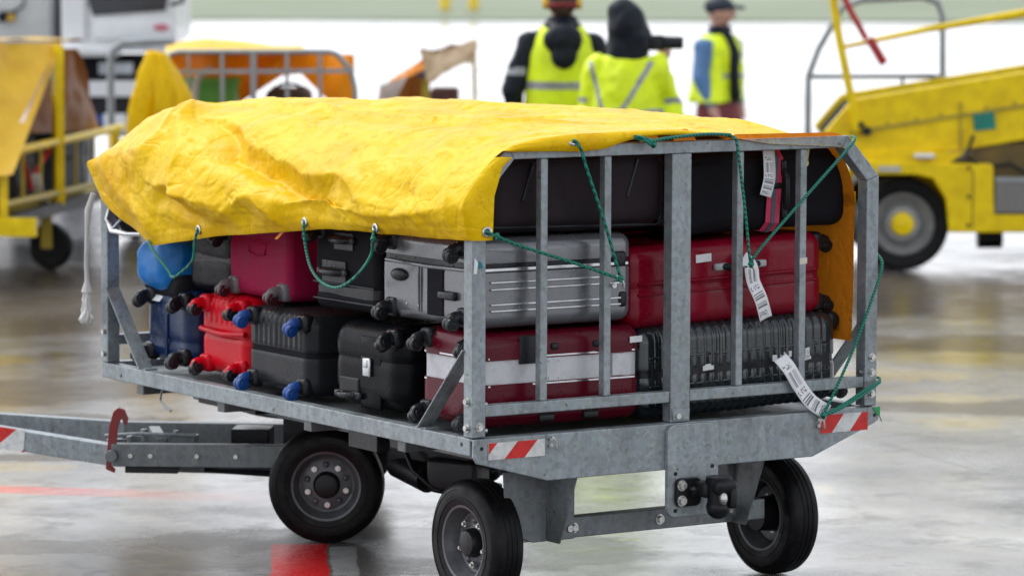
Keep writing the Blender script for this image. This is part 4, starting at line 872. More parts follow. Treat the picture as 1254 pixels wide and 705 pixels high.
for _ in range(230):
    cy_, cs_ = rr.uniform(-.05, 2.6), rr.uniform(0, 1.0)**1.3*1.9; an = rr.choice((rr.gauss(-.55, .35), rr.gauss(.7, .4), rr.gauss(1.5, .3))); big = rr.random()**2.2
    ln, wd_, am = .05+.28*big, .016+.055*big, (.0016+.011*big)*rr.choice((1, 1, -1))
    if cs_ > .7: am *= .45; an = rr.gauss(0, .35); ln *= 1.8
    m_ = (np.abs(PY-cy_) < ln*2) & (np.abs(PS-cs_) < ln*2)
    dy_, ds_ = PY[m_]-cy_, PS[m_]-cs_; al = dy_*math.cos(an)+ds_*math.sin(an); ac = -dy_*math.sin(an)+ds_*math.cos(an)+.12*al*al/ln*rr.choice((-1, 1))
    fac = np.clip(1-np.abs(al)/ln, 0, 1)**.8; w1, w2 = wd_*rr.uniform(.6, 1.4), wd_*rr.uniform(.6, 1.6)
    disp[m_] += am*fac*np.clip(1-np.where(ac > 0, ac/w1, -ac/w2), 0, 1)
for sc_, am, wd_, sd2 in (((2.2, 3.6, 1), .007, .10, 31), ((5.0, 3.6, 1), .0022, .10, 32), ((1.2, 7.0, 1), .004, .12, 33)):
    wp = flat+.10*np.c_[fbm(flat*5, 2, sd2+5), fbm(flat*5+9, 2, sd2+6), flat[:, 2]]; v_ = vnoise(wp*np.array(sc_), sd2).reshape(S.shape); disp += -am*np.exp(-np.abs(v_)/wd_)+am*.5*v_*(PS < .8)
n1 = fbm(flat*np.array([1.6, 3.2, 1]), 4, 11, ridged=True).reshape(S.shape); disp += (n1-.6)*.006
n2 = fbm(flat*np.array([5, 7, 1])+9, 4, 12, ridged=True).reshape(S.shape); disp += (n2-.5)*.0018
n3 = fbm(flat*13+3, 3, 14, ridged=True).reshape(S.shape); disp += n3*.0006
edge = np.clip(PY/.10, 0, 1); disp *= (.25+.75*edge)*np.clip(PS/.05, .35, 1)*np.where(G[:, :, 0] > 1.5, .5, 1)
disp *= np.clip((2.56-PY)/.22, .15, 1)
disp += .0022*(PS < .042)*(PS > .004)
G = G+NRM*disp[:, :, None]
kc = np.clip(1-PY/.50, 0, 1)**.8*np.clip((G[:, :, 0]-.72)/.45, 0, 1); kc = kc*kc*(3-2*kc); G[:, :, 2] -= .058*kc*(G[:, :, 2] > 1.3)
G[:, :, 1] = np.where((G[:, :, 0] > 1.47) & (G[:, :, 2] < 1.485), np.maximum(G[:, :, 1], .056+.02*(1.4-G[:, :, 2])), G[:, :, 1])
# hem flutter and wrap over the rear gate
hemw = np.exp(-PS/.06); G[:, :, 0] -= hemw*(.006*np.sin(PY*11)+.004*np.sin(PY*27+1))
ze = np.interp(G[0, :, 0], [-.1, .054, .09, .13, .177, .3, .40, .485, .58, .70, .873, 1.0, 1.28, 1.47, 1.7], [1.6, 1.52, 1.48, 1.474, 1.474, 1.472, 1.468, 1.475, 1.500, 1.512, 1.505, 1.511, 1.502, 1.49, 1.3])
rows = []
for k, (yy, xi) in enumerate(((-.019, .0), (-.030, .35), (-.032, .7), (-.028, 1.0))):
    R_ = G[0].copy(); side = R_[:, 2] < 1.43; left = R_[:, 0] < .5
    x = R_[:, 0]; z = R_[:, 2]
    tgt_x = np.where(left & (z < 1.46), np.interp(z, [1.2, 1.34, 1.43, 1.46], [.056, .062, .092, .13]), x)
    tgt_z = np.where(left & (z < 1.44), z, np.minimum(z, ze)); tgt_z = np.where(x > 1.45, z, tgt_z); inner_ = (x > 1.45) & (z < 1.49)
    R_[:, 0] = x+(tgt_x-x)*xi; R_[:, 2] = z+(tgt_z-z)*xi; R_[:, 1] = np.where(tgt_z < z-.002, yy, np.where(left & (z < 1.46), yy, -.004-.004*k)); R_[:, 1] = np.where(inner_, G[0][:, 1], R_[:, 1]); rows.append(R_)
G = np.concatenate([np.array(rows[::-1]), G], axis=0); n_y = G.shape[0]
V = G.reshape(-1, 3); I = np.arange(n_y*NS).reshape(n_y, NS)
F = np.stack([I[:-1, :-1], I[1:, :-1], I[1:, 1:], I[:-1, 1:]], -1).reshape(-1, 4)
tp = thing('tarpaulin_cover', 'crumpled bright yellow tarpaulin thrown over the load of the foreground cart', 'tarpaulin', (.8, 1.25, 1.5))
V = V-np.array([.8, 1.25, 1.5])
sheet = np_mesh('sheet', V, F, TARP, tp)
# fix facing so the yellow side is outside
me = sheet.data
if me.polygons[(NY//2)*(NS-1)+NS//2].normal.z < 0: me.flip_normals()
# orange lining flaps showing at the gate and along the right side
m = MB(off=(.8, 1.25, 1.5))
def flap(nm, pts, th=.0015):
    b = bmesh.new(); b.faces.new([b.verts.new(Vector(p)-Vector((.8, 1.25, 1.5))) for p in pts]); me = D.meshes.new(nm); b.to_mesh(me); b.free(); me.materials.append(ORANGE); o = link_mesh(nm, me, tp); q = o.modifiers.new('t', 'SOLIDIFY'); q.thickness = th; return o
def bump_poly(x0, x1, z0, h_, y, n=14): return [(x0, y, z0)]+[(x0+(x1-x0)*i/n, y-.0, z0+h_*math.sin(math.pi*i/n)**.8) for i in range(1, n)]+[(x1, y, z0)]
flap('lining_tongue', bump_poly(.62, .70, 1.492, .032, -.012)); flap('lining_tongue', bump_poly(.75, .84, 1.492, .038, -.012))
flap('lining_edge', [(.95, -.010, 1.4905), (1.44, -.010, 1.4905), (1.40, -.010, 1.503), (1.0, -.010, 1.507)])
flap('hanging_strap', [(.0, 1.16, 1.17), (-.01, 1.13, 1.165), (-.012, 1.19, 1.125), (-.008, 1.215, 1.125)])
def surf(Y, s):
    i = int(np.clip(np.interp(Y, Ys, np.arange(NY)), 0, NY-1)); j = int(np.argmin(np.abs(S[i]-s))); return Vector(G[i+4, j])
GROM = {}
def grommet(p, nrm=(-1, 0, 0)):
    p = Vector(p); n = Vector(nrm).normalized(); m = MB(off=(.8, 1.25, 1.5)); m.lathe([(.007, .002), (.008, .004), (.012, .005), (.016, .003), (.0165, -.002), (.007, -.002), (.007, .002)], p, n, 24); m.build('grommet', CHROME, tp, smooth=True)
    m = MB(off=(.8, 1.25, 1.5)); m.cyl(p-n*.002, p+n*.0022, .0068); m.build('grommet_hole', BLKMETAL, tp)
def hx(Y, s=.025):
    p = surf(Y, s); return p+Vector((-.003, 0, 0))
g1 = hx(1.70, .03); g2 = hx(.985, .03); g3 = hx(.515, .03); g4 = Vector((.030, -.036, 1.232)); g5 = Vector((.352, -.026, 1.500)); g0 = hx(2.09, .012)
for q in (g1, g2, g3): grommet(q)
grommet(g4, (-.2, -1, 0)); grommet(g5, (0, -.6, .8))
def rope(label, paths, r=.0052, cat='rope', knots=()):
    o = thing('rope', label, cat, paths[0][0], group='green ropes lashing the tarpaulin')
    m = MB(off=paths[0][0])
    for P in paths:
        P = [Vector(p) for p in P]; Q = []
        for i in range(len(P)-1):
            p0, p1, p2, p3 = P[max(i-1, 0)], P[i], P[i+1], P[min(i+2, len(P)-1)]
            for k in range(10):
                t = k/10; Q.append(.5*((2*p1)+(-p0+p2)*t+(2*p0-5*p1+4*p2-p3)*t*t+(-p0+3*p1-3*p2+p3)*t**3))
        Q.append(P[-1]); m.tube(Q, r, 8)
    for k in knots: m.sph(k, r*2.0, (1, 1, 1.2), 10)
    m.build('rope_cord', ROPE_M, o, smooth=True); return o
rope('green rope looping down from the hem over the black and crimson suitcases', [[g0+Vector((.004, 0, .0)), g0+Vector((-.012, -.06, -.03)), (-.03, 1.93, .965), (-.032, 1.90, .945), (-.03, 1.86, .955), (-.028, 1.76, 1.01), g1+Vector((-.008, .015, -.05)), g1+Vector((-.006, 0, -.004)), g1+Vector((.006, 0, .004))]])
rope('green rope loop hanging over the soft black suitcase beside the silver grey one', [[g2+Vector((.006, 0, .004)), g2+Vector((-.007, -.005, -.01)), (-.03, .97, 1.11), (-.032, .93, 1.045), (-.03, .86, 1.005), (-.03, .76, 1.00), (-.03, .65, 1.045), (-.028, .56, 1.12), g3+Vector((-.008, .0, -.02)), g3+Vector((.006, 0, .004))]], knots=(g3+Vector((-.008, .0, -.035)),))
hk1 = Vector((.540, -.028, 1.062))
rope('green rope in a V through two grommets to the hook on the second gate bar', [[g4+Vector((.0, .008, 0)), g4+Vector((.004, -.012, -.004)), (.15, -.040, 1.185), (.36, -.038, 1.12), hk1], [hk1, (.47, -.034, 1.25), (.40, -.036, 1.42), (.375, -.042, 1.478), g5+Vector((.006, -.010, .004)), g5+Vector((0, .01, 0))]], knots=(g4+Vector((.03, -.010, -.014)), hk1))
m = MB().tube([(.532, .0, 1.055), (.532, -.022, 1.058), (.540, -.034, 1.062), (.546, -.034, 1.048), (.549, -.030, 1.034)], .0035, 8).cyl((.532, -.006, 1.04), (.532, .006, 1.04), .008)
cb('rope_hook', m, CHROME, 0, smooth=True)
rope('short green rope knotted along the middle of the top rail', [[(.585, -.03, 1.512), (.61, -.040, 1.508), (.65, -.042, 1.497), (.70, -.040, 1.503), (.85, -.036, 1.512), (.955, -.030, 1.508), (.965, -.02, 1.505)], [(.595, -.02, 1.507), (.63, -.045, 1.495), (.66, -.040, 1.480), (.65, -.03, 1.505)]], knots=((.64, -.042, 1.493), (.655, -.040, 1.485)))
hk2 = Vector((1.055, -.026, 1.085))
rope('green rope in a long V from the third gate bar to the right top corner', [[(.965, -.0, 1.506), (.985, -.024, 1.496), (.992, -.030, 1.47), (1.02, -.034, 1.28), (1.043, -.032, 1.12), hk2], [hk2, (1.08, -.034, 1.13), (1.28, -.036, 1.31), (1.44, -.030, 1.445), (1.478, -.022, 1.478), (1.49, .01, 1.486)]], knots=(hk2,))
m = MB().tube([(1.043, .0, 1.075), (1.043, -.022, 1.078), (1.055, -.032, 1.082), (1.066, -.030, 1.062), (1.070, -.026, 1.03)], .0035, 8); cb('rope_hook', m, CHROME, 0, smooth=True)
hk3 = Vector((1.348, -.038, .575))
rope('green rope round the right hand post down to the hook by the warning plate', [[(1.612, .02, 1.09), (1.608, -.012, 1.06), (1.575, -.022, .985), (1.47, -.034, .78), hk3], [hk3, (1.42, -.040, .602), (1.52, -.034, .645), (1.60, -.014, .672), (1.612, .01, .68)], [hk3, (1.40, -.044, .590), (1.50, -.040, .628), (1.60, -.018, .668)]], knots=(hk3,))
GT = M('green_tape', (.02, .30, .08), .5)
m = MB().prism([(1.575, .583), (1.604, .586), (1.604, .552), (1.590, .562)], 1, -.0155, -.0125).tube([(1.60, -.014, .56), (1.612, -.014, .535)], .002, 5); cb('tape_scrap', m, GT, 0)

# bag tags
def tagstrip(label, pts, wv, w_=.024, group='paper bag tags', tw=0):
    """paper ribbon through pts; wv = width direction"""
    P = [Vector(p) for p in pts]; o = thing('bag_tag', label, 'luggage tag', P[0], group=group); b = bmesh.new(); uv = b.loops.layers.uv.new('uv'); Q = []
    for i in range(len(P)-1):
        p0, p1, p2, p3 = P[max(i-1, 0)], P[i], P[i+1], P[min(i+2, len(P)-1)]
        for k in range(6):
            t = k/6; Q.append(.5*((2*p1)+(-p0+p2)*t+(2*p0-5*p1+4*p2-p3)*t*t+(-p0+3*p1-3*p2+p3)*t**3))
    Q.append(P[-1]); n = len(Q); wv = Vector(wv).normalized(); rows_ = []
    for i, q in enumerate(Q):
        tng = (Q[min(i+1, n-1)]-Q[max(i-1, 0)]).normalized(); nn = wv.cross(tng).normalized(); ww = tng.cross(nn).normalized()
        if ww.dot(wv) < 0: ww = -ww
        rows_.append([b.verts.new(q+ww*(a*w_)+nn*(.004*(1-a*a))-P[0]) for a in (-1, -.5, 0, .5, 1)])
    for i in range(n-1):
        for j in range(4):
            f = b.faces.new((rows_[i][j], rows_[i][j+1], rows_[i+1][j+1], rows_[i+1][j])); f.smooth = True
            for l_, (a, c) in zip(f.loops, ((j, i), (j+1, i), (j+1, i+1), (j, i+1))): l_[uv].uv = (a/4, c/(n-1))
    me = D.meshes.new('tag_paper'); b.to_mesh(me); b.free(); me.materials.append(TAGM); q = link_mesh('tag_paper', me, o); md = q.modifiers.new('t', 'SOLIDIFY'); md.thickness = .0008; return o
tagstrip('torn white bag tag beside the pink strap on the top suitcase', [(1.205, .085, 1.445), (1.205, .080, 1.40), (1.204, .078, 1.35), (1.190, .080, 1.295)], (1, 0, 0))
tagstrip('long white bag tag hanging from the handle of the crimson suitcase', [(1.10, .08, 1.095), (1.125, .070, 1.07), (1.125, .055, 1.02), (1.15, .045, .96), (1.175, .05, .895)], (.93, 0, .37), .026)
tagstrip('long white bag tag drooping over the lower rail towards the warning plate', [(1.21, .02, .77), (1.225, -.012, .735), (1.26, -.018, .68), (1.31, -.024, .62), (1.375, -.030, .582)], (.85, 0, .53), .026)

# ------------------------------------------------------------------ things standing further back on the apron
YEL = M('yellow_paint', (.90, .62, .002), .35, dirt=.12, bump=.1, spec=.3); YELD = M('worn_yellow_paint', (.45, .34, .02), .45, dirt=.5)
WPAINT = M('white_truck_paint', (.74, .75, .76), .3, var=.05, coat=.3); DGLASS = M('dark_glass', (.03, .035, .045), .08, var=.1); GPIPE = M('grey_pipe', (.28, .30, .31), .4, .5)
def zpx(v, u, d):
    return dep(u, v, d).z
def local(name, label, cat, u, d, rz=-YAW, group=None):
    """an Empty on the ground under photo column u at depth d, local x to the camera's right, local y away"""
    p = dep(u, 352, d); o = thing(name, label, cat, (p.x, p.y, 0), (0, 0, rz), group); o['_u'] = u; o['_d'] = d
    px = FPX/d
    def q(uu, vv, y=0):
        """local coordinates of a photo position"""
        w_ = dep(uu, vv, d+y)-o.location; return Vector((w_.dot(RX), y, w_.z))
    del o['_u']; del o['_d']; return o, q
# --- belt loader on the right
ld, q = local('belt_loader', 'yellow belt loader vehicle parked on the apron at the right', 'belt loader', 1105, 24.5)
def prismy(mb, pts, y0, y1): return mb.prism([(p.x, p.z) for p in pts], 1, y0, y1)
prismy(MB(), [q(*a) for a in ((1060, 197), (1075, 197), (1214, 201), (1216, 262), (1430, 262), (1430, 284), (1161, 284), (1157, 243), (1141, 218), (1122, 213), (1060, 213))], -.02, .04).build('chassis_side', YEL, ld, bev=.008)
prismy(MB(), [q(*a) for a in ((1062, 200), (1214, 204), (1216, 262), (1430, 262), (1430, 282), (1164, 282), (1161, 250), (1062, 250))], 1.5, 1.55).build('chassis_side', YEL, ld, bev=.008)
a, b_ = q(1062, 200), q(1212, 204); MB().box(((a.x+b_.x)/2, .76, a.z-.01), (b_.x-a.x, 1.44, .02)).build('chassis_deck', YEL, ld)
a, b_ = q(1190, 176), q(1430, 275); MB().box(((a.x+b_.x)/2, .78, (a.z+b_.z)/2), (b_.x-a.x, 1.3, a.z-b_.z)).build('engine_bay', M('oily_brown_panel', (.13, .085, .015), .5, var=.5, vs=6, dirt=.6), ld)
a, b_ = q(1217, 223), q(1430, 261); MB().box(((a.x+b_.x)/2, .0, (a.z+b_.z)/2), (b_.x-a.x, .05, a.z-b_.z)).build('tread_plate', M('tread_plate_steel', (.20, .19, .18), .45, .5, vs=90, var=.4), ld, bev=.005)
a = q(1217, 219); MB().box(((a.x+b_.x)/2, .01, a.z), (b_.x-a.x, .06, .03)).build('step_edge', GPIPE, ld)
boom = [(1010, 162), (1042, 124), (1050, 121), (1254, 88), (1430, 60), (1430, 148), (1254, 172), (1180, 184), (1060, 192), (1030, 192)]
prismy(MB(), [q(*a) for a in boom], .10, .16).build('conveyor_side', YEL, ld, bev=.01)
prismy(MB(), [q(*a) for a in boom], .92, .98).build('conveyor_side', YEL, ld, bev=.01)
prismy(MB(), [q(*a) for a in ((1016, 164), (1046, 130), (1254, 97), (1430, 69), (1430, 90), (1254, 118), (1050, 152), (1030, 176))], .18, .90).build('conveyor_belt', BLACKF, ld)
prismy(MB(), [q(*a) for a in ((1040, 160), (1254, 127), (1430, 99), (1430, 102), (1254, 131), (1040, 165))], .085, .099).build('side_rib', YELD, ld)
prismy(MB(), [q(*a) for a in ((1174, 125), (1177, 125), (1178, 190), (1175, 190))], .085, .099).build('side_rib', YELD, ld)
a, b_ = q(1192, 138), q(1218, 159); MB().box(((a.x+b_.x)/2, .09, (a.z+b_.z)/2), (b_.x-a.x, .015, a.z-b_.z), Matrix.Rotation(-.12, 3, 'Y')).build('green_plate', M('teal_plate', (.0, .20, .15), .4, var=.4, vs=30), ld)
MB().cyl(q(1060, 160, .08), q(1060, 160, .02), .03).cyl(q(1053, 152, .1), q(1053, 152, .03), .02).build('pivot_pin', BLKMETAL, ld)
MB().prism([(q(*p).x, q(*p).z) for p in ((1052, 192), (1100, 186), (1180, 186), (1160, 200), (1060, 200))], 1, .02, .14).build('pivot_bracket', YEL, ld)
for w_u, w_y in ((1105, .10), (1105, 1.30), (1430, .10), (1430, 1.30)):
    c = q(w_u, 274); c.y = w_y; sgn = -1 if w_y < .5 else 1
    R_ = c.z; m = MB(); m.lathe([(R_*.62, .02), (R_*.68, -.10), (R_*.90, -.11), (R_*.98, -.08), (R_, 0), (R_*.98, .08), (R_*.90, .11), (R_*.68, .10), (R_*.62, 0)], c, (0, 1, 0), 48)
    tw = m.build('wheel', RUBBER, ld, smooth=True)
    MB().lathe([(R_*.66, sgn*.085), (R_*.63, sgn*.09), (R_*.55, sgn*.05), (R_*.42, sgn*.02), (R_*.36, sgn*.07), (R_*.0, sgn*.07)], c, (0, 1, 0), 40).build('rim', M('dull_rim', (.30, .30, .30), .5, .3, dirt=.4), tw, smooth=True)
    MB().lathe([(R_*.25, sgn*.07), (R_*.22, sgn*.12), (0, sgn*.13)], c, (0, 1, 0), 32).build('hub', YEL, tw, smooth=True)
MB().tube([q(1190, 165, .07), q(1182, 190, .02), q(1200, 205, .0), q(1235, 200, .02), q(1260, 215, .02)], .012, 8).build('hydraulic_hose', BLKMETAL, ld, smooth=True)
for vv in (205, 240, 275): MB().cyl(q(1185, vv, -.03), q(1185, vv, -.015), .012, None, 8).build('panel_bolt', BLKMETAL, ld)
MB().box(q(1190, 243, -.021), (.006, .004, .36)).build('panel_gap', BLKMETAL, ld)
for uu in (1085, 1120, 1150, 1205, 1240): MB().cyl(q(uu, 150-(uu-1085)*.16, .085), q(uu, 150-(uu-1085)*.16, .10), .012, None, 8).build('panel_bolt', YELD, ld)
MB().box(q(1088, 206, -.025), (.14, .01, .035)).build('reflector', M('grey_label', (.45, .45, .42), .4), ld)
MB().box(q(1130, 190, .0), (.13, .10, .03), None, .012).build('white_lamp', WPAINT, ld, smooth=True)
MB().cyl(q(1196, 290, .5), q(1226, 290, .5), .07).build('outrigger_foot', BLKMETAL, ld)
MB().tube([q(1012, -40, .05), q(1024, 40, .05), q(1045, 140, .05), q(1048, 160, .06)], .026, 10).build('safety_post', YEL, ld, smooth=True)
MB().tube([q(1030, 57, .06), q(1130, 36, .06), q(1254, 15, .06), q(1430, -15, .06)], [.014, .02, .028, .028], 10).build('hand_rail', YEL, ld, smooth=True)
MB().tube([q(1022, -22, .0), q(1040, 15, .0), q(1058, 47, .0)], .020, 8).box(q(1071, 62, .0), (.055, .03, .19), Matrix.Rotation(-.55, 3, 'Y'), .01).build('red_lever', M('red_paint', (.42, .02, .02), .4), ld, smooth=True)
MB().tube([q(988, 165, .95), q(988, 93, .95), q(1000, 60, .95), q(1028, 10, .95), q(1052, 0, .95), q(1125, -4, .95), q(1145, 3, .95), q(1151, 20, .95), q(1152, 115, .95)], .021, 10).build('hoop_rail', GPIPE, ld, smooth=True)
MB().tube([q(988, 93, .95), q(1152, 93, .95)], .016, 8).build('hoop_rail', GPIPE, ld, smooth=True)
MB().tube([q(1102, 118, .94), q(1103, 93, .94), q(1139, 92, .94), q(1140, 112, .94)], .016, 8).build('latch_bar', GALV_D, ld, smooth=True)

# --- left: yellow cart seen in steep perspective
def lp(u, v): return dep(u, v, 23.2+(u-5)*.0214)
la = lp(40, 300)
yc = thing('baggage_cart', 'yellow baggage cart under an old yellow tarpaulin at the left edge', 'baggage cart', (la.x, la.y, 0), (0, 0, 0))
YO = Vector((la.x, la.y, 0)); dirv = (lp(150, 300)-lp(5, 300)); dirv.z = 0; dirv.normalize(); sidev = Vector((dirv.y, -dirv.x, 0))   # sidev: to the right of travel
def yb(nm, m, mat=YEL, bev=0, smooth=False, parent=None): m.off = YO; return m.build(nm, mat, parent or yc, bev=bev, smooth=smooth)
P0 = lp(5, 300); P0.z = 0
def yp(t, z, s=0): return P0+dirv*t+sidev*s+Vector((0, 0, z))        # t along the side, s sideways (negative = left)
TL = (lp(150, 300)-lp(5, 300)).length
yb('side_hoop', MB().tube([yp(.0, .42), yp(.0, .70), yp(.03, .76), yp(.10, .795), yp(.5, .80), yp(TL, .80)], .027, 10), smooth=True)
yb('side_rail', MB().tube([yp(.0, .49), yp(TL, .45)], .024, 10), YELD, smooth=True)
for t_, h_ in ((1.35, 1.405), (2.9, .82)): yb('side_post', MB().beam(yp(t_, .40), yp(t_, h_), .06, .05, (0, 1, 0)))
for t_ in (.45, .9, 1.8, 2.3): yb('side_bar', MB().tube([yp(t_, .46), yp(t_, .80)], .012, 8), YELD)
yb('deck', MB().beam(yp(-.1, .38, -.75), yp(3.1, .38, -.75), 1.4, .06), YELD)
yb('end_plate', MB().beam(yp(-.14, .37, -1.5), yp(-.14, .37, .05)+RX*.18, .06, .11, (0, 0, 1)))
yb('side_beam', MB().beam(yp(-.1, .385, .0), yp(3.1, .385, .0), .05, .07), BLKMETAL)
cw = lp(62, 303)
for dt in (0, 2.4):
    for sy in (0, -1.2):
        c = cw+dirv*dt+sidev*sy; c.z = .146
        tw = yb('wheel', MB().lathe([(.05, -.03), (.13, -.035), (.146, -.02), (.146, .02), (.13, .035), (.05, .03)], c, FY.cross(Vector((0, 0, 1)))*.35+FY, 36), RUBBER, smooth=True)
        yb('hub', MB().lathe([(0, .04), (.045, .038), (.05, .0), (.045, -.038), (0, -.04)], c, FY.cross(Vector((0, 0, 1)))*.35+FY, 24), BLKMETAL, smooth=True, parent=tw)
        yb('wheel_fork', MB().box(c+Vector((0, 0, .12))+RX*-.02-FY*.05, (.07, .012, .26), Matrix.Rotation(-YAW, 3, 'Z')), YELD)
# luggage inside it
DBLUE = M('dark_blue_fabric', (.02, .035, .07), .6, var=.5, vs=20)
def simple_case(label, c, size, mat, rz, parts=True, group='suitcases on the yellow cart'):
    o = thing('suitcase', label, 'suitcase', c, (0, 0, rz), group)
    V, F = rbox(*size, .04, .05, lambda P, n: fbm(P*5+c[0], 2, 8)*.006+.004*np.abs(np.sin(P[:, 0]*60))*(np.abs(n[:, 1]) > .7)); np_mesh('shell', V, F, mat, o)
    grip(o, (0, -size[1]/2, 0), .18, (1, 0, 0), (0, -1, 0)); return o
rzc = math.atan2(dirv.y, dirv.x)
simple_case('black suitcase behind the rails at the near end of the yellow cart', yp(.5, .64, -.28), (.62, .32, .44), BLACKF, rzc)
simple_case('ribbed dark blue suitcase behind the rails of the yellow cart', yp(2.1, .66, -.24), (.75, .26, .50), DBLUE, rzc)
simple_case('dark suitcase between the black and the blue one on the yellow cart', yp(1.25, .68, -.35), (.60, .32, .52), HBLK, rzc)
simple_case('black suitcase lying on top under the brown side of the yellow cart tarpaulin', yp(1.6, 1.0, -.55), (1.5, .5, .12), BLACKF, rzc)
rs = thing('red_strap', 'pair of red straps hanging in a V behind the rails of the yellow cart', 'strap', yp(.6, .8, .04), (0, 0, 0))
for u0, v0, u1, v1 in ((26, 182, 40, 232), (62, 182, 44, 212)):
    p, p2 = lp(u0, v0)-FY*.05, lp(u1, v1)-FY*.05; m = MB(off=rs.location); m.beam(p, p2, .03, .008, FY); m.build('strap_webbing', M('red_webbing', (.5, .02, .015), .5), rs)
p, p2, p3 = lp(46, 212)-FY*.1, lp(50, 232)-FY*.12, lp(59, 252)-FY*.12
tagstrip('white tag dangling from the red straps of the yellow cart', [p, p2, p3], RX, .03)
# tarpaulin of the yellow cart
def sheet_poly(nm, pts, mat, parent, off, n=26, amp=.03, seed=1, dirn=None):
    """a four-sided hanging cloth through 4 corners (a,b,c,d) with folds"""
    a, b_, c, d = [Vector(p) for p in pts]; V = []; F = []
    nn = (b_-a).cross(d-a).normalized(); uvp = []
    for i in range(n+1):
        for j in range(n+1):
            u, v = i/n, j/n; V.append((a.lerp(b_, u)).lerp(d.lerp(c, u), v)); uvp.append((u*3, v*1.2, 0))
    f = fbm(np.array(uvp)+seed*3.3, 4, seed)*amp
    V = [p+nn*float(f[k])-Vector(off) for k, p in enumerate(V)]
    F = [(i*(n+1)+j, (i+1)*(n+1)+j, (i+1)*(n+1)+j+1, i*(n+1)+j+1) for i in range(n) for j in range(n)]
    out_ = Vector((0, -.75, .66)) if parent.rotation_euler[2] else (Vector((0, 0, .66))-FY*.75)
    if nn.dot(out_) < 0: F = [f_[::-1] for f_ in F]
    return np_mesh(nm, V, F, mat, parent)
yt = thing('tarpaulin_cover', 'dirty yellow tarpaulin with brown underside sagging over the cart at the left edge', 'tarpaulin', YO+Vector((0, 0, 1.4)))
off = YO+Vector((0, 0, 1.4))
UNDER = tarp_mat('brown_tarpaulin_underside', (.24, .085, .018), (.24, .085, .018), .5)
A_, B_, C_, D_ = dep(-120, 50, 23.1), lp(72, 53)-FY*.05, dep(8, 215, 23.0), dep(-120, 230, 22.9)
sheet_poly('near_side', (A_, B_, C_, D_), TARP2, yt, off, amp=.05, seed=3)
sheet_poly('top_side', (A_, B_, lp(74, 60)+FY*1.4, dep(-100, 48, 24.8)), TARP2, yt, off, amp=.03, seed=4)
sheet_poly('hem_lining', (lp(72, 60)-FY*.07, lp(56, 92)-FY*.09, dep(30, 150, 23.0)-FY*.03, dep(24, 150, 23.0)-FY*.03), M('pale_hem', (.55, .42, .36), .6), yt, off, amp=.004, seed=5)
sheet_poly('underside', (lp(70, 62)+FY*.35, lp(78, 62)+FY*.4, lp(122, 162)+FY*.2, lp(22, 170)+FY*.55), UNDER, yt, off, amp=.06, seed=6)
# --- white truck behind it
tk, q = local('utility_truck', 'white utility truck facing the camera behind the yellow cart', 'truck', 148, 31)
def bx(nm, u0, v0, u1, v1, y0, y1, mat, bev=.02, parent=None):
    a, b_ = q(u0, v0), q(u1, v1); return MB().box(((a.x+b_.x)/2, (y0+y1)/2, (a.z+b_.z)/2), (abs(b_.x-a.x), y1-y0, abs(a.z-b_.z)), None, bev).build(nm, mat, parent or tk, smooth=bool(bev))
cabm = MB(); prismy(cabm, [q(*a) for a in ((78, 52), (78, -120), (120, -130), (205, -130), (217, -60), (218, 48), (205, 56), (80, 58))], .0, 1.5); cabm.build('cab', WPAINT, tk, bev=.03)
ws = MB(); prismy(ws, [q(*a) for a in ((117, 19), (112, 2), (112, -90), (203, -95), (208, 0), (206, 13))], -.02, .03); ws.build('windscreen', DGLASS, tk, bev=.01)
bx('door_pillar', 108, -60, 111, 50, -.012, .02, M('seal_grey', (.4, .4, .4), .5), 0)
bx('front_panel', 117, 22, 216, 48, -.035, .0, WPAINT)
bx('bumper', 78, 54, 152, 68, -.22, .0, WPAINT, .03); bx('bumper_step', 152, 52, 214, 62, -.16, .0, M('pale_grey_step', (.5, .53, .58), .5), .02)
bx('grille', 82, 66, 212, 98, -.02, .3, BLACKF, .01); bx('number_plate', 124, 76, 166, 90, -.04, -.022, M('smeared_plate', (.45, .48, .52), .5, var=.4, vs=20), .002)
m = MB(); prismy(m, [q(*a) for a in ((78, 70), (90, 98), (172, 98), (172, 117), (88, 117), (76, 84))], -.12, .0); m.build('lower_bumper', WPAINT, tk, bev=.01)
bx('underbody', 92, 117, 205, 160, .0, 1.2, BLKMETAL, .01); bx('blue_box', 118, 139, 130, 152, -.1, .0, BLUEW, .01); bx('white_box', 130, 138, 158, 160, -.1, .0, WPAINT, .01)
m = MB(); a = q(200, 33, -.04); m.sph(a, .065, (1, .15, .45)); m.build('red_badge', M('faded_red_decal', (.6, .15, .2), .5), tk, smooth=True)
for x in (95, 200):
    c = q(x, 200, .5); c.z = .33; m = MB().lathe([(.1, -.09), (.30, -.10), (.33, -.05), (.33, .05), (.30, .10), (.1, .10)], c, (1, 0, 0), 32); m.build('wheel', RUBBER, tk, smooth=True)
m = MB().tube([q(212, -20, -.05), q(228, -12, -.15), q(226, 2, -.15), q(213, 5, -.05)], .018); m.build('mirror_arm', BLKMETAL, tk, smooth=True)
vn, q = local('box_truck', 'white box body of a lorry at the top left corner', 'lorry', 20, 32.5)
def bx2(nm, u0, v0, u1, v1, y0, y1, mat, bev=.02):
    a, b_ = q(u0, v0), q(u1, v1); return MB().box(((a.x+b_.x)/2, (y0+y1)/2, (a.z+b_.z)/2), (abs(b_.x-a.x), y1-y0, abs(a.z-b_.z)), None, bev).build(nm, mat, vn, smooth=bool(bev))
bx2('box_body', -260, -140, 68, 60, 0, 5, M('white_box_panel', (.70, .71, .69), .4, var=.06), .01)
bx2('corner_profile', 66.5, -140, 71, 62, -.02, .05, GPIPE, .005); bx2('dark_gap', 72, -140, 77, 66, .1, 1, BLKMETAL, .0)
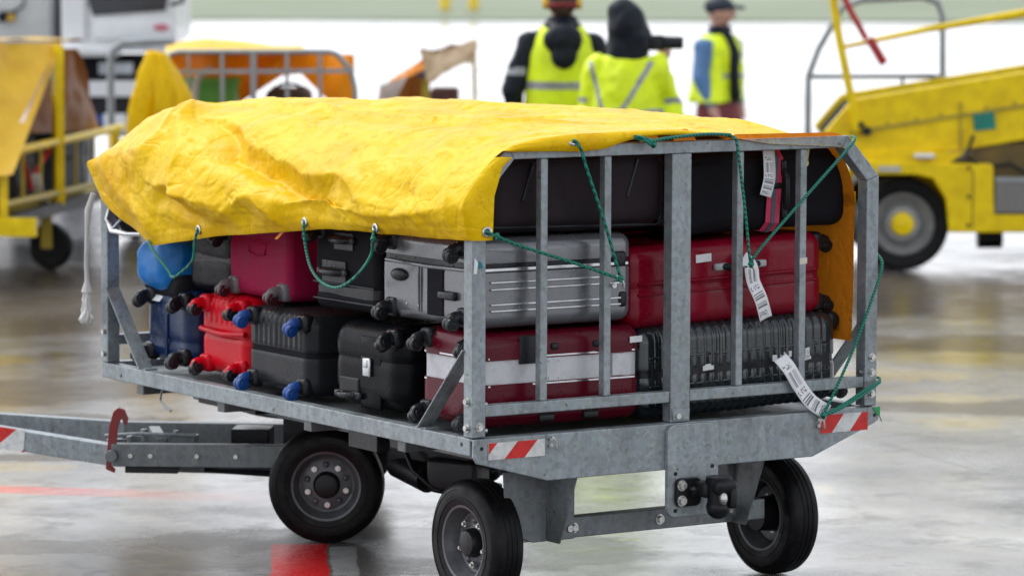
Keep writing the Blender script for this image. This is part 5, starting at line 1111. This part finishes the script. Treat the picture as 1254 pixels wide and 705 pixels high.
bx2('underbody', -240, 60, 60, 150, .2, 4.6, BLKMETAL, .01)
for x, y in ((-180, .6), (40, .6), (-180, 4), (40, 4)):
    c = q(x, 200, y); c.z = .40; MB().lathe([(.1, -.12), (.36, -.13), (.40, -.06), (.40, .06), (.36, .13), (.1, .13)], c, (1, 0, 0), 32).build('wheel', RUBBER, vn, smooth=True)
m = MB(); a = q(7, 20, -.06); m.sph(a, .045, (1, .6, 1.1)); a = q(17, 17, -.05); m.box(a, (.09, .05, .05), None, .01); m.tube([q(20, 14, -.04), q(32, 8, -.04), q(35, -4, -.04)], .010); m.build('lamp_bracket', BLKMETAL, vn, smooth=True)
a = q(18, 22, -.09); MB().sph(a, .036, (1, .6, 1)).build('amber_lamp', M('amber_plastic', (.6, .35, .02), .3), vn, smooth=True)
# --- grey hoop gate in front of the truck, and a bunched tarpaulin
gh, q = local('hoop_gate', 'grey pipe gate standing in front of the white truck', 'gate', 138, 27.0)
MB().tube([q(138, 259), q(138, 72), q(142, 60), q(154, 52), q(214, 50)], .026, 10).build('gate_pipe', GPIPE, gh, smooth=True)
MB().tube([q(214, 50), q(214, 259)], .024, 10).build('gate_pipe', GPIPE, gh, smooth=True)
MB().tube([q(138, 163), q(214, 163)], .02, 8).build('gate_pipe', GPIPE, gh, smooth=True)
bt, q = local('tarpaulin_bundle', 'bright yellow tarpaulin bunched to a point over a stack behind the cart', 'tarpaulin', 192, 23.2)
def coneish(prof, n=48, seed=2, dy=.35):
    V = []; 
    for k, (vv, ul, ur) in enumerate(prof):
        a, b_ = q(ul, vv), q(ur, vv); cx_ = (a.x+b_.x)/2; rx = (b_.x-a.x)/2
        for i in range(n):
            an = 2*math.pi*i/n; V.append((cx_+rx*math.cos(an), dy*rx/.15*math.sin(an)*.6+dy, a.z))
    V = np.array(V); cen = np.repeat(np.array([V[k*n:(k+1)*n].mean(0) for k in range(len(prof))]), n, axis=0); d = V-cen; f = fbm(np.c_[np.arctan2(d[:, 1], d[:, 0])*1.6, V[:, 2]*1.0, V[:, 2]*0], 4, seed, ridged=True)
    V = cen+d*(1+(f[:, None]-.5)*.30)
    F = [(k*n+i, k*n+(i+1) % n, (k+1)*n+(i+1) % n, (k+1)*n+i) for k in range(len(prof)-1) for i in range(n)]
    return V, F
V, F = coneish([(63, 176, 184), (67, 175, 198), (76, 174, 202), (90, 170, 210), (105, 166, 218), (120, 162, 226), (135, 159, 229), (160, 157, 228), (200, 156, 226), (262, 156, 226)]); V = V; F = [f[::-1] for f in F]
np_mesh('sheet', V, F, TARP, bt)
MB().box((0, .35, .42), (.20, .20, .80), None, .03).build('crate_stack', M('cardboard_brown', (.2, .13, .07), .8), bt)
# --- grey cart with an orange lining
oc, q = local('baggage_cart', 'grey railed baggage cart with orange lining behind the foreground cart', 'baggage cart', 318, 24.2)
MB().tube([q(200, 262), q(200, 92), q(212, 65), q(220, 63), q(405, 63), q(414, 66), q(431, 86), q(436, 110), q(437, 262)], .017, 10).build('gate_frame', GPIPE, oc, smooth=True)
MB().beam(q(200, 87), q(433, 86), .03, .026).build('mid_rail', GPIPE, oc)
for u_, w_ in ((233, .016), (274, .022), (312, .036), (353, .022), (393, .022)): MB().beam(q(u_, 64, -.01), q(u_, 215, -.01), w_, .04, (0, 1, 0)).build('gate_bar', GPIPE, oc)
MB().box(q(318, 226, 1.2)*1.0, (1.22, 2.6, .08)).build('deck', GALV_D, oc, bev=.004)
for u_ in (210, 428): MB().beam(q(u_, 90, 2.4), q(u_, 222, 2.4), .04, .04, (0, 1, 0)).build('rear_post', GPIPE, oc)
for u_, y in ((225, .3), (412, .3), (225, 2.1), (412, 2.1)):
    c = q(u_, 240, y); c.z = .2; MB().lathe([(.05, -.05), (.17, -.055), (.2, -.03), (.2, .03), (.17, .055), (.05, .05)], c, (1, 0, 0), 32).build('wheel', RUBBER, oc, smooth=True)
ot = thing('tarpaulin_cover', 'yellow tarpaulin with orange underside tented over the grey railed cart', 'tarpaulin', oc.location+Vector((0, 0, 1.3)), (0, 0, -YAW)); zo = Vector((0, 0, 1.3))
n = 40
def ocs(nm, fn, mat, nu=50, nv=16, flip=False):
    V = []; 
    for i in range(nu+1):
        for j in range(nv+1): V.append(Vector(fn(i/nu, j/nv))-zo)
    F = [(i*(nv+1)+j, (i+1)*(nv+1)+j, (i+1)*(nv+1)+j+1, i*(nv+1)+j+1) for i in range(nu) for j in range(nv)]
    if flip: F = [f[::-1] for f in F]
    return np_mesh(nm, V, F, mat, ot)
def topf(a, b):
    u_ = 205+168*a; v_ = 63-np.interp(a, [0, .1, .25, .3, .55, .8, 1], [0, 9, 12, 13, 10, 3, 0])*math.sin(math.pi*min(1, b*1.1+.0)) ; p = q(u_, v_, .02+b*1.3); p.z = q(u_, v_, 0).z; return p
ocs('top_sheet', topf, TARP)
a = q(262, 56, .3); MB().box(a, (.14, .12, .05), Matrix.Rotation(.45, 3, 'Y'), .015).build('folded_corner', TARP, ot)
def backf(a, b):
    u_ = 203+232*a; low = np.interp(a, [0, .2, .38, .62, .72, .85, 1], [128, 128, 128, 92, 90, 120, 140]); v_ = 66+(low-66)*b; p = q(u_, v_, 1.1+.10*math.sin(a*17+b*2)); return p
ocs('hanging_lining', backf, ORANGE)
gb = thing('crate', 'green plastic crate inside the grey railed cart', 'crate', oc.location+Vector((0, 0, 0)), (0, 0, -YAW))
GRN = M('green_plastic', (.10, .32, .045), .5); a, b_ = q(226, 97, .8), q(292, 140, .8)
MB().box(((a.x+b_.x)/2, .8, (a.z+b_.z)/2), (b_.x-a.x, .4, a.z-b_.z), None, .02).build('crate_body', GRN, gb); MB().box(((a.x+b_.x)/2, .8, a.z-.005), (b_.x-a.x+.03, .43, .04), None, .01).build('crate_rim', GRN, gb)
hz_ = thing('hose', 'pale grey hose arched over the green crate', 'hose', oc.location, (0, 0, -YAW)); MB().tube([q(240, 150, .4), q(240, 115, .4), q(243, 98, .4), q(250, 88, .4), (q(262, 84, .4))], .022, 10).build('hose_tube', M('pale_hose', (.5, .45, .42), .5), hz_, smooth=True)
for i, (u0, v0, u1, v1, lab) in enumerate(((328, 107, 382, 170, 'brown suitcase on the grey railed cart, under the orange lining'), )):
    a, b_ = q(u0, v0, .9), q(u1, v1, .9); o = thing('suitcase', lab, 'suitcase', oc.location, (0, 0, -YAW)); V, F = rbox(b_.x-a.x, .4, a.z-b_.z, .05, .05); V = V+np.array([(a.x+b_.x)/2, .9, (a.z+b_.z)/2]); np_mesh('shell', V, F, M('dark_brown_fabric', (.05, .025, .012), .6), o); grip(o, ((a.x+b_.x)/2, .9, a.z), .16, (1, 0, 0), (0, 0, 1))
# --- cart with a tan tarpaulin
bc, q = local('baggage_cart', 'yellow posted baggage cart with a tan tarpaulin slung between its posts', 'baggage cart', 540, 27)
MB().beam(q(522, 66), q(522, 215), .055, .05, (0, 1, 0)).cyl(q(522, 66), q(522, 63), .04).build('post', YELD, bc); MB().beam(q(581, 58, .3), q(583, 215, .3), .025, .03, (0, 1, 0)).build('post', YELD, bc)
MB().box((q(505, 214).x, .8, q(505, 214).z), (1.1, 1.7, .08)).build('deck', YELD, bc)
for u_, y in ((470, .2), (560, .2), (470, 1.4), (560, 1.4)):
    c = q(u_, 230, y); c.z = .17; MB().lathe([(.05, -.05), (.15, -.055), (.17, -.03), (.17, .03), (.15, .055), (.05, .05)], c, (1, 0, 0), 28).build('wheel', RUBBER, bc, smooth=True)
br = thing('tarpaulin_cover', 'tan tarpaulin stretched from the yellow post to the thin post', 'tarpaulin', bc.location+Vector((0, 0, 1.2)), (0, 0, -YAW)); z1 = Vector((0, 0, 1.2))
sheet_poly('canopy', (q(514, 62, -.05), q(584, 50, .3), q(582, 74, .0), q(526, 100, -.3)), BRNTARP, br, z1, amp=.04, seed=7)
sheet_poly('canopy_back', (q(514, 62, -.05), q(584, 50, .3), q(586, 60, .9), q(520, 72, .9)), BRNTARP, br, z1, amp=.04, seed=8)
sheet_poly('left_flap', (q(478, 98, -.1), q(520, 70, -.02), q(520, 84, -.1), q(478, 104, -.15)), ORANGE, br, z1, amp=.01, seed=9)
sheet_poly('left_curtain', (q(476, 100, .1), q(520, 84, .1), q(523, 150, .15), q(452, 150, .15)), UNDER, br, z1, amp=.03, seed=10)
wsx = thing('cloth_sheet', 'pale pink cloth hanging at the left of the tan covered cart', 'cloth', bc.location+Vector((0, 0, .9)), (0, 0, -YAW)); sheet_poly('cloth', (q(466, 104, -.2), q(500, 92, -.2), q(484, 124, -.2), q(462, 130, -.2)), M('pale_cloth', (.62, .50, .44), .7), wsx, Vector((0, 0, .9)), amp=.01, seed=12)
mb_ = thing('suitcase', 'dull maroon case between the posts of the tan covered cart', 'suitcase', bc.location, (0, 0, -YAW)); a, b_ = q(527, 107, .3), q(562, 160, .3); V, F = rbox(b_.x-a.x, .4, a.z-b_.z, .03, .05); V = V+np.array([(a.x+b_.x)/2, .35, (a.z+b_.z)/2]); np_mesh('shell', V, F, M('dull_maroon', (.11, .04, .035), .6), mb_); grip(mb_, ((a.x+b_.x)/2, .15, (a.z+b_.z)/2), .14, (1, 0, 0), (0, -1, 0))
bs_ = thing('cloth_sheet', 'blue grey cloth strip tied round the thick yellow post', 'cloth', bc.location+Vector((0, 0, 1.1)), (0, 0, -YAW)); MB().box(q(514, 90, -.07)-Vector((0, 0, 1.1)), (.17, .04, .035), Matrix.Rotation(.05, 3, 'Y'), .012).build('cloth', M('blue_grey_cloth', (.10, .11, .22), .7), bs_, smooth=True)
# --- two yellow marker posts in the grass
for i, (u_, lab) in enumerate(((545, 'left one of two short yellow marker posts on the grass'), (580, 'right one of two short yellow marker posts on the grass'))):
    p = dep(u_, 18, 96); s_ = 4724/96
    o = thing('marker_post', lab, 'marker post', (p.x, p.y, 0), (0, 0, 0), 'yellow marker posts'); MB().cyl((0, 0, .03), (0, 0, .75), .12, .12, 20).sph((0, 0, .75), .12, (1, 1, .5)).build('post_tube', YEL, o, smooth=True); MB().cyl((0, 0, .02), (0, 0, .08), .16).build('post_base', GALV_D, o)

# ------------------------------------------------------------------ people
HV = (.74, .90, .003)
def solid(parts, voxel=.012, smooth=6):
    """rings/tubes/balls fused into one continuous surface"""
    m = MB()
    for kind, *a in parts:
        if kind == 'loft':
            rings = []; n0 = len(m.b.faces); n = 28
            for (x, y, z, rx, ry) in a[0]: rings.append([m.b.verts.new((x+rx*math.cos(2*math.pi*k/n), y+ry*math.sin(2*math.pi*k/n), z)) for k in range(n)])
            for A, B in zip(rings, rings[1:]):
                for k in range(n): m.b.faces.new((A[k], A[(k+1) % n], B[(k+1) % n], B[k]))
            m.b.faces.new(rings[0][::-1]); m.b.faces.new(rings[-1])
        elif kind == 'tube': m.tube(a[0], a[1], 16); [m.sph(p, r, seg=14) for p, r in zip(a[0], a[1])]
        elif kind == 'sph': m.sph(a[0], a[1], a[2], 24)
    bmesh.ops.recalc_face_normals(m.b, faces=m.b.faces)
    me = D.meshes.new('tmp'); m.b.to_mesh(me); m.b.free(); o = D.objects.new('tmp', me); COL.objects.link(o)
    r = o.modifiers.new('r', 'REMESH'); r.mode = 'VOXEL'; r.voxel_size = voxel; s = o.modifiers.new('s', 'SMOOTH'); s.iterations = smooth; s.factor = .6
    bpy.context.view_layer.update(); dg = bpy.context.evaluated_depsgraph_get(); me2 = D.meshes.new_from_object(o.evaluated_get(dg)); D.objects.remove(o); D.meshes.remove(me); return me2
def wear(name, parts, mats, parent, rule=None, folds=.006, voxel=.012, smooth=6):
    me = solid(parts, voxel, smooth); me.name = name; me.materials.clear()
    for m_ in (mats if isinstance(mats, list) else [mats]): me.materials.append(m_)
    n = len(me.vertices); co = np.zeros(n*3); me.vertices.foreach_get('co', co); co = co.reshape(-1, 3)
    if folds:
        no = np.zeros(n*3); me.vertices.foreach_get('normal', no); no = no.reshape(-1, 3); co = co+no*(fbm(co*np.array([9, 9, 6])+3, 3, 5)*folds)[:, None]; me.vertices.foreach_set('co', co.ravel())
    if rule is not None:
        for p in me.polygons: p.material_index = rule(p.center)
    me.polygons.foreach_set('use_smooth', [True]*len(me.polygons)); me.update(); return link_mesh(name, me, parent)
SKIN = M('skin', (.50, .27, .20), .5, var=.08); JKT = M('dark_rain_jacket', (.007, .010, .016), .5, var=.3, spec=.2); VEST = M('hi_vis_yellow', HV, .6, var=.10); REFL = M('reflective_tape', (.30, .31, .32), .45, .2)
TROU = M('dark_trousers', (.02, .025, .035), .7); MARO = M('maroon_trousers', (.20, .035, .04), .7); BLUS = M('blue_sleeve', (.08, .18, .36), .7); SHOE = M('work_boot', (.02, .018, .016), .5); HAIR = M('brown_hair', (.06, .03, .02), .7)
def hand_parts(wr, d, side, s=1.0):
    """palm, four fingers and a thumb at the wrist wr, pointing along d"""
    wr, d = Vector(wr), Vector(d).normalized(); x = d.cross(Vector((0, 1, 0)))
    if x.length < .2: x = d.cross(Vector((1, 0, 0)))
    x.normalize(); nrm = x.cross(d); o = [('tube', [wr, wr+d*.045, wr+d*.085], [.026, .034, .034])]
    for k, ln in zip((-1.5, -.5, .5, 1.5), (.062, .075, .070, .052)):
        b0 = wr+d*.085+x*k*.019; b1 = b0+d*ln*.55+nrm*.006; b2 = b1+d*ln*.35+nrm*.02; o.append(('tube', [b0, b1, b2], [.010, .009, .008]))
    t0 = wr+d*.03+x*side*.03; o.append(('tube', [t0, t0+d*.03+x*side*.018, t0+d*.062+x*side*.016], [.013, .011, .009])); return o
def body_parts(h, arms, head_turn=0, legs=((-.10, .02), (.10, -.02)), lean=0):
    s = h/1.8; P = []
    P.append(('loft', [(0, 0, .80*s, .15*s, .11*s), (0, 0, .92*s, .175*s, .12*s), (0, 0, 1.08*s, .155*s, .11*s), (0, 0, 1.25*s, .18*s, .12*s), (0, 0, 1.40*s, .185*s, .115*s), (0, 0, 1.47*s, .13*s, .09*s), (0, 0, 1.52*s, .065*s, .065*s), (0, .01, 1.60*s, .058*s, .06*s)]))
    for sx, (fx, fy) in zip((-1, 1), legs):
        P.append(('tube', [(sx*.09*s, 0, .88*s), (sx*.10*s+fx*0, fy*.5, .50*s), (fx, fy, .10*s)], [.095*s, .062*s, .045*s])); P.append(('tube', [(fx, fy-.03, .05), (fx, fy+.14, .045)], [.05, .04]))
    for a in arms: P.append(('tube', a, [.052*s, .042*s, .028*s]))
    hz_ = 1.69*s; P.append(('sph', (0, .015, hz_), .105*s, (.76, .95, 1.12))); P.append(('sph', (0, .05*s, hz_-.065*s), .06*s, (.85, .9, .7)))
    c, s_ = math.cos(head_turn), math.sin(head_turn)
    def hd(x, y, z): return (x*c-y*s_, x*s_+y*c+.015, hz_+z)
    P.append(('sph', hd(0, .108*s, -.015*s), .017*s, (1, 1.2, 1.6)))
    for e in (-1, 1): P.append(('sph', hd(e*.083*s, -.005, -.01*s), .022*s, (.5, .9, 1.4)))
    return P, hd, hz_
def face(parent, hd, s=1.0):
    m = MB()
    for e in (-1, 1): m.sph(hd(e*.032*s, .088*s, .012*s), .010*s)
    m.build('eye', M('eye_dark', (.03, .025, .02), .3), parent, smooth=True)
    m = MB().tube([hd(-.024*s, .094*s, -.062*s), hd(0, .100*s, -.060*s), hd(.024*s, .094*s, -.062*s)], .0055*s, 8); m.build('mouth', M('lips', (.35, .12, .11), .5), parent, smooth=True)
def person(label, u, d, turn, h, arms, **k):
    p = dep(u, 300, d); o = thing('person', label, 'person', (p.x, p.y, 0), (0, 0, -YAW+turn), 'ground crew on the apron'); P, hd, hz_ = body_parts(h, arms, **k); return o, P, hd, hz_
# 1: back to us, ear defenders, hood down over the vest
arms = [[(-.19, 0, 1.46), (-.30, .0, 1.18), (-.27, .20, .98)], [(.19, 0, 1.46), (.30, .02, 1.18), (.18, .24, 1.08)]]
o, P, hd, hz_ = person('person from behind in hi vis vest over dark jacket, with yellow ear defenders', 687, 23.4, .06, 1.83, arms)
P += hand_parts((-.27, .20, .95), (0, .5, -.8), 1)+hand_parts((.18, .24, 1.05), (-.4, .9, -.1), -1)
wear('body', P, SKIN, o, folds=0); face(o, hd)
wear('jacket', [('loft', [(0, 0, .80, .20, .15), (0, 0, .95, .205, .15), (0, 0, 1.2, .205, .145), (0, 0, 1.44, .215, .14), (0, 0, 1.53, .165, .115), (0, 0, 1.58, .09, .09), (0, 0, 1.63, .08, .08)])]+[('tube', a, [.078, .068, .05]) for a in arms], [JKT, REFL], o, rule=lambda c: 1 if abs(abs(c.x)-.285) < .09 and abs(c.x) > .22 and 1.28 < c.z < 1.32 and c.x < 0 else 0, folds=.012)
wear('vest', [('loft', [(0, 0, .74, .228, .185), (0, 0, 1.0, .222, .182), (0, 0, 1.25, .220, .180), (0, 0, 1.42, .212, .175), (0, 0, 1.50, .185, .150), (0, 0, 1.555, .135, .125), (0, 0, 1.58, .10, .10)])], [VEST, REFL], o, rule=lambda c: 1 if 1.195 < c.z < 1.24 or .90 < c.z < .945 else 0, folds=.010)
wear('hood', [('sph', (0, -.15, 1.49), .125, (1.0, .62, .85)), ('sph', (0, -.18, 1.40), .09, (.95, .5, .9)), ('sph', (0, -.04, 1.57), .105, (1.05, .9, .5))], JKT, o, folds=.012)
wear('trousers', [('loft', [(0, 0, .78, .17, .13), (0, 0, .95, .18, .13)]), ('tube', [(-.09, 0, .84), (-.10, .01, .5), (-.10, .02, .12)], [.11, .085, .075]), ('tube', [(.09, 0, .84), (.10, -.01, .5), (.10, -.02, .12)], [.11, .085, .075])], TROU, o)
wear('hair', [('sph', (0, -.012, hz_+.015), .106, (.82, .98, 1.08))], HAIR, o, folds=.004)
hp = wear('cap', [('sph', (0, .0, hz_+.05), .112, (.86, 1.02, .80))], M('dark_blue_cap', (.02, .03, .06), .6), o, folds=0)
m = MB()
for e in (-1, 1): m.cyl((e*.082, .01, hz_-.012), (e*.118, .01, hz_-.012), .037, .032, 24)
m.build('ear_cup', M('amber_yellow_plastic', (.70, .42, .01), .35), o, smooth=True, angle=50)
m = MB(); m.tube([(-.1, .01, hz_-.01), (-.098, .0, hz_+.07), (-.05, .0, hz_+.14), (0, .0, hz_+.152), (.05, .0, hz_+.14), (.098, .0, hz_+.07), (.1, .01, hz_-.01)], .009); m.tube([(-.088, -.0, hz_-.03), (-.075, -.08, hz_-.02), (0, -.112, hz_-.015), (.075, -.08, hz_-.02), (.088, 0, hz_-.03)], .013); m.build('headband', M('dark_red_band', (.22, .01, .015), .5), o, smooth=True)
m = MB()
for fx in (-.10, .10): m.box((fx, .05, .05), (.10, .28, .10), None, .03)
m.build('boots', SHOE, o, smooth=True)
# 2: hi vis jacket, hood up, filming to the right
arms = [[(-.18, 0, 1.36), (-.24, .04, 1.08), (-.08, .30, 1.22)], [(.18, 0, 1.36), (.27, .06, 1.10), (.17, .26, 1.40)]]
o, P, hd, hz_ = person('person in hi vis jacket, dark hood up, holding a camera to the right', 766, 22.4, -.16, 1.74, arms, head_turn=-.7)
o.scale = (.94, .94, .985)
P += hand_parts((-.08, .30, 1.22), (.6, .5, .4), 1)+hand_parts((.17, .26, 1.40), (.2, .4, .8), -1)
wear('body', P, SKIN, o, folds=0); face(o, hd, .96)
def v_rule(c):
    if abs(c.x) < .235 and 1.10 < c.z < 1.14: return 1
    if c.y < .04 and abs(c.x) < .24 and 1.12 <= c.z < 1.42:
        k = (c.z-1.12)/.26; xl = -.10-.075*k; xr = .0+.17*k**.8
        if abs(c.x+.03-xl) < .015 or abs(c.x+.03-xr) < .019: return 1
    if abs(c.x) > .235 and 1.17 < c.z < 1.205: return 1
    return 0
wear('jacket', [('loft', [(0, 0, .74, .215, .17), (0, 0, .95, .225, .175), (0, 0, 1.15, .220, .17), (0, 0, 1.32, .215, .155), (0, 0, 1.42, .165, .13), (0, 0, 1.47, .10, .10)])]+[('tube', a, [.095, .088, .06]) for a in arms], [VEST, REFL], o, rule=v_rule, folds=.018, voxel=.010)
wear('hood', [('sph', (.0, .0, 1.62), .135, (.86, 1.05, 1.12)), ('sph', (-.03, -.01, 1.70), .10, (.9, 1, .85)), ('loft', [(0, 0, 1.42, .13, .12), (.01, 0, 1.50, .13, .125), (.02, 0, 1.58, .125, .13)]), ('sph', (.06, .05, 1.56), .09, (1, 1, .9))], JKT, o, folds=.010)
wear('trousers', [('loft', [(0, 0, .78, .16, .13), (0, 0, .92, .17, .13)]), ('tube', [(-.09, 0, .82), (-.10, .01, .5), (-.10, .02, .12)], [.11, .085, .075]), ('tube', [(.09, 0, .82), (.10, -.01, .5), (.10, -.02, .12)], [.11, .085, .075])], TROU, o)
m = MB()
for fx in (-.10, .10): m.box((fx, .05, .05), (.10, .28, .10), None, .03)
m.build('boots', SHOE, o, smooth=True)
cm = thing('camera', 'black camera with a long lens held up by the hooded person', 'camera', o.location+RX*.20+FY*.10+Vector((0, 0, 1.50)), (0, 0, -YAW))
MB().box((-.04, 0, 0), (.12, .06, .09), None, .012).build('camera_body', BLACK, cm, smooth=True); MB().cyl((.02, 0, .0), (.13, 0, .0), .040, .036, 24).build('lens', BLACK, cm, smooth=True, angle=40)
# 3: walking off to the right, cap, open vest
arms = [[(-.17, 0, 1.21), (-.24, -.02, .98), (-.22, .06, .77)], [(.17, 0, 1.21), (.27, -.02, .98), (.28, .06, .80)]]
arms = [[(-.17, .0, 1.24), (-.20, -.03, 1.00), (-.17, .05, .80)], [(.17, .0, 1.24), (.22, .02, 1.0), (.22, .10, .80)]]
o, P, hd, hz_ = person('person in navy cap, open hi vis vest and maroon trousers walking right', 878, 30.5, math.radians(-128), 1.60, arms, head_turn=.35)
o.scale = (1.2, 1.2, 1.0)
P += hand_parts((-.17, .05, .80), (.0, .15, -.9), 1)+hand_parts((.22, .10, .80), (0, .3, -.9), -1)
wear('body', P, SKIN, o, folds=0); face(o, hd, .9)
wear('shirt', [('loft', [(0, 0, .80, .165, .125), (0, 0, 1.0, .165, .125), (0, 0, 1.20, .18, .12), (0, 0, 1.29, .14, .10), (0, 0, 1.35, .075, .075)])]+[('tube', a, [.068, .06, .045]) for a in arms], [BLUS, JKT], o, rule=lambda c: 1 if abs(c.x) < .09 and c.y > 0 else 0, folds=.010)
me_v = wear('vest', [('loft', [(0, -.01, .80, .215, .165), (0, -.01, .92, .20, .155), (0, 0, 1.10, .195, .145), (0, 0, 1.22, .19, .138), (0, 0, 1.30, .145, .115), (0, 0, 1.335, .10, .095)])], [VEST, REFL, JKT], o, rule=lambda c: 2 if abs(c.x-.01) < .045+.05*max(0, 1.1-c.z)*1 and c.y > .03 else (1 if .985 < c.z < 1.03 else 0), folds=.012)
wear('vest_flap', [('loft', [(.22, .10, .80, .05, .10), (.18, .08, .95, .045, .08), (.14, .06, 1.15, .03, .05)])], VEST, o, folds=.008)
wear('scarf', [('sph', (0, .01, 1.37), .085, (1, 1, .5)), ('tube', [(.03, .08, 1.34), (.03, .14, 1.2), (.04, .16, 1.0), (.04, .17, .86)], [.045, .04, .04, .035])], JKT, o, folds=.008)
wear('trousers', [('loft', [(0, 0, .66, .155, .12), (0, 0, .84, .16, .12)]), ('tube', [(-.08, 0, .74), (-.09, .10, .42), (-.09, .05, .10)], [.10, .08, .07]), ('tube', [(.08, 0, .74), (.09, -.02, .42), (.09, -.15, .10)], [.10, .08, .07])], MARO, o)
wear('cap', [('sph', (0, .0, hz_+.045), .103, (.86, 1.02, .80)), ('tube', [hd(-.04, .09, .045), hd(0, .15, .035), hd(.04, .09, .045)], [.016, .018, .016])], M('navy_cap', (.015, .02, .035), .7), o, folds=0, voxel=.008)
m = MB()
for fx, fy in ((-.09, .10), (.09, -.10)): m.box((fx, fy, .05), (.10, .26, .10), None, .03)
m.build('boots', SHOE, o, smooth=True)

# ------------------------------------------------------------------ one object per bolt, nut, trim strip, boot ...
def explode(o):
    b = bmesh.new(); b.from_mesh(o.data); b.verts.ensure_lookup_table(); seen = set(); isl = []
    for v in b.verts:
        if v.index in seen: continue
        st_ = [v]; seen.add(v.index); cur = []
        while st_:
            q = st_.pop(); cur.append(q.index)
            for e in q.link_edges:
                w_ = e.other_vert(q)
                if w_.index not in seen: seen.add(w_.index); st_.append(w_)
        isl.append(cur)
    if len(isl) < 2: b.free(); return
    bb = []
    for c in isl:
        P = np.array([b.verts[i].co[:] for i in c]); bb.append([P.min(0)-.0015, P.max(0)+.0015, set(c)])
    merged = True
    while merged:
        merged = False
        for i in range(len(bb)):
            for j in range(i+1, len(bb)):
                if (bb[i][0] <= bb[j][1]).all() and (bb[j][0] <= bb[i][1]).all():
                    bb[i] = [np.minimum(bb[i][0], bb[j][0]), np.maximum(bb[i][1], bb[j][1]), bb[i][2] | bb[j][2]]; bb.pop(j); merged = True; break
            if merged: break
    b.free()
    if len(bb) < 2: return
    base = o.name.split('.')[0]; src = o.data
    for k, (_, _, keep) in enumerate(bb):
        c = bmesh.new(); c.from_mesh(src); c.verts.ensure_lookup_table(); bmesh.ops.delete(c, geom=[v for v in c.verts if v.index not in keep], context='VERTS')
        me = D.meshes.new(base); c.to_mesh(me); c.free()
        for m_ in src.materials: me.materials.append(m_)
        if k == 0: tgt = o
        else: tgt = o.copy(); tgt.name = base; COL.objects.link(tgt)
        tgt.data = me
for o in list(D.objects):
    if o.type == 'MESH' and o.name.split('.')[0] in ('bolt', 'jaw_bolt', 'bolt_hole', 'drilled_hole', 'axle_bolt', 'latch', 'corner_foot', 'turntable_mount', 'wheel_nut', 'vent_boss', 'ear_cup', 'boots', 'rivet', 'chrome_strip', 'zip', 'handle_mount', 'hub_cap', 'eye', 'pivot_pin', 'cross_member', 'frame_rail', 'rim_bead', 'corner_guard', 'turntable', 'shell_crease'):
        if o.name.split('.')[0] == 'boots': o.name = 'boot'
        explode(o)
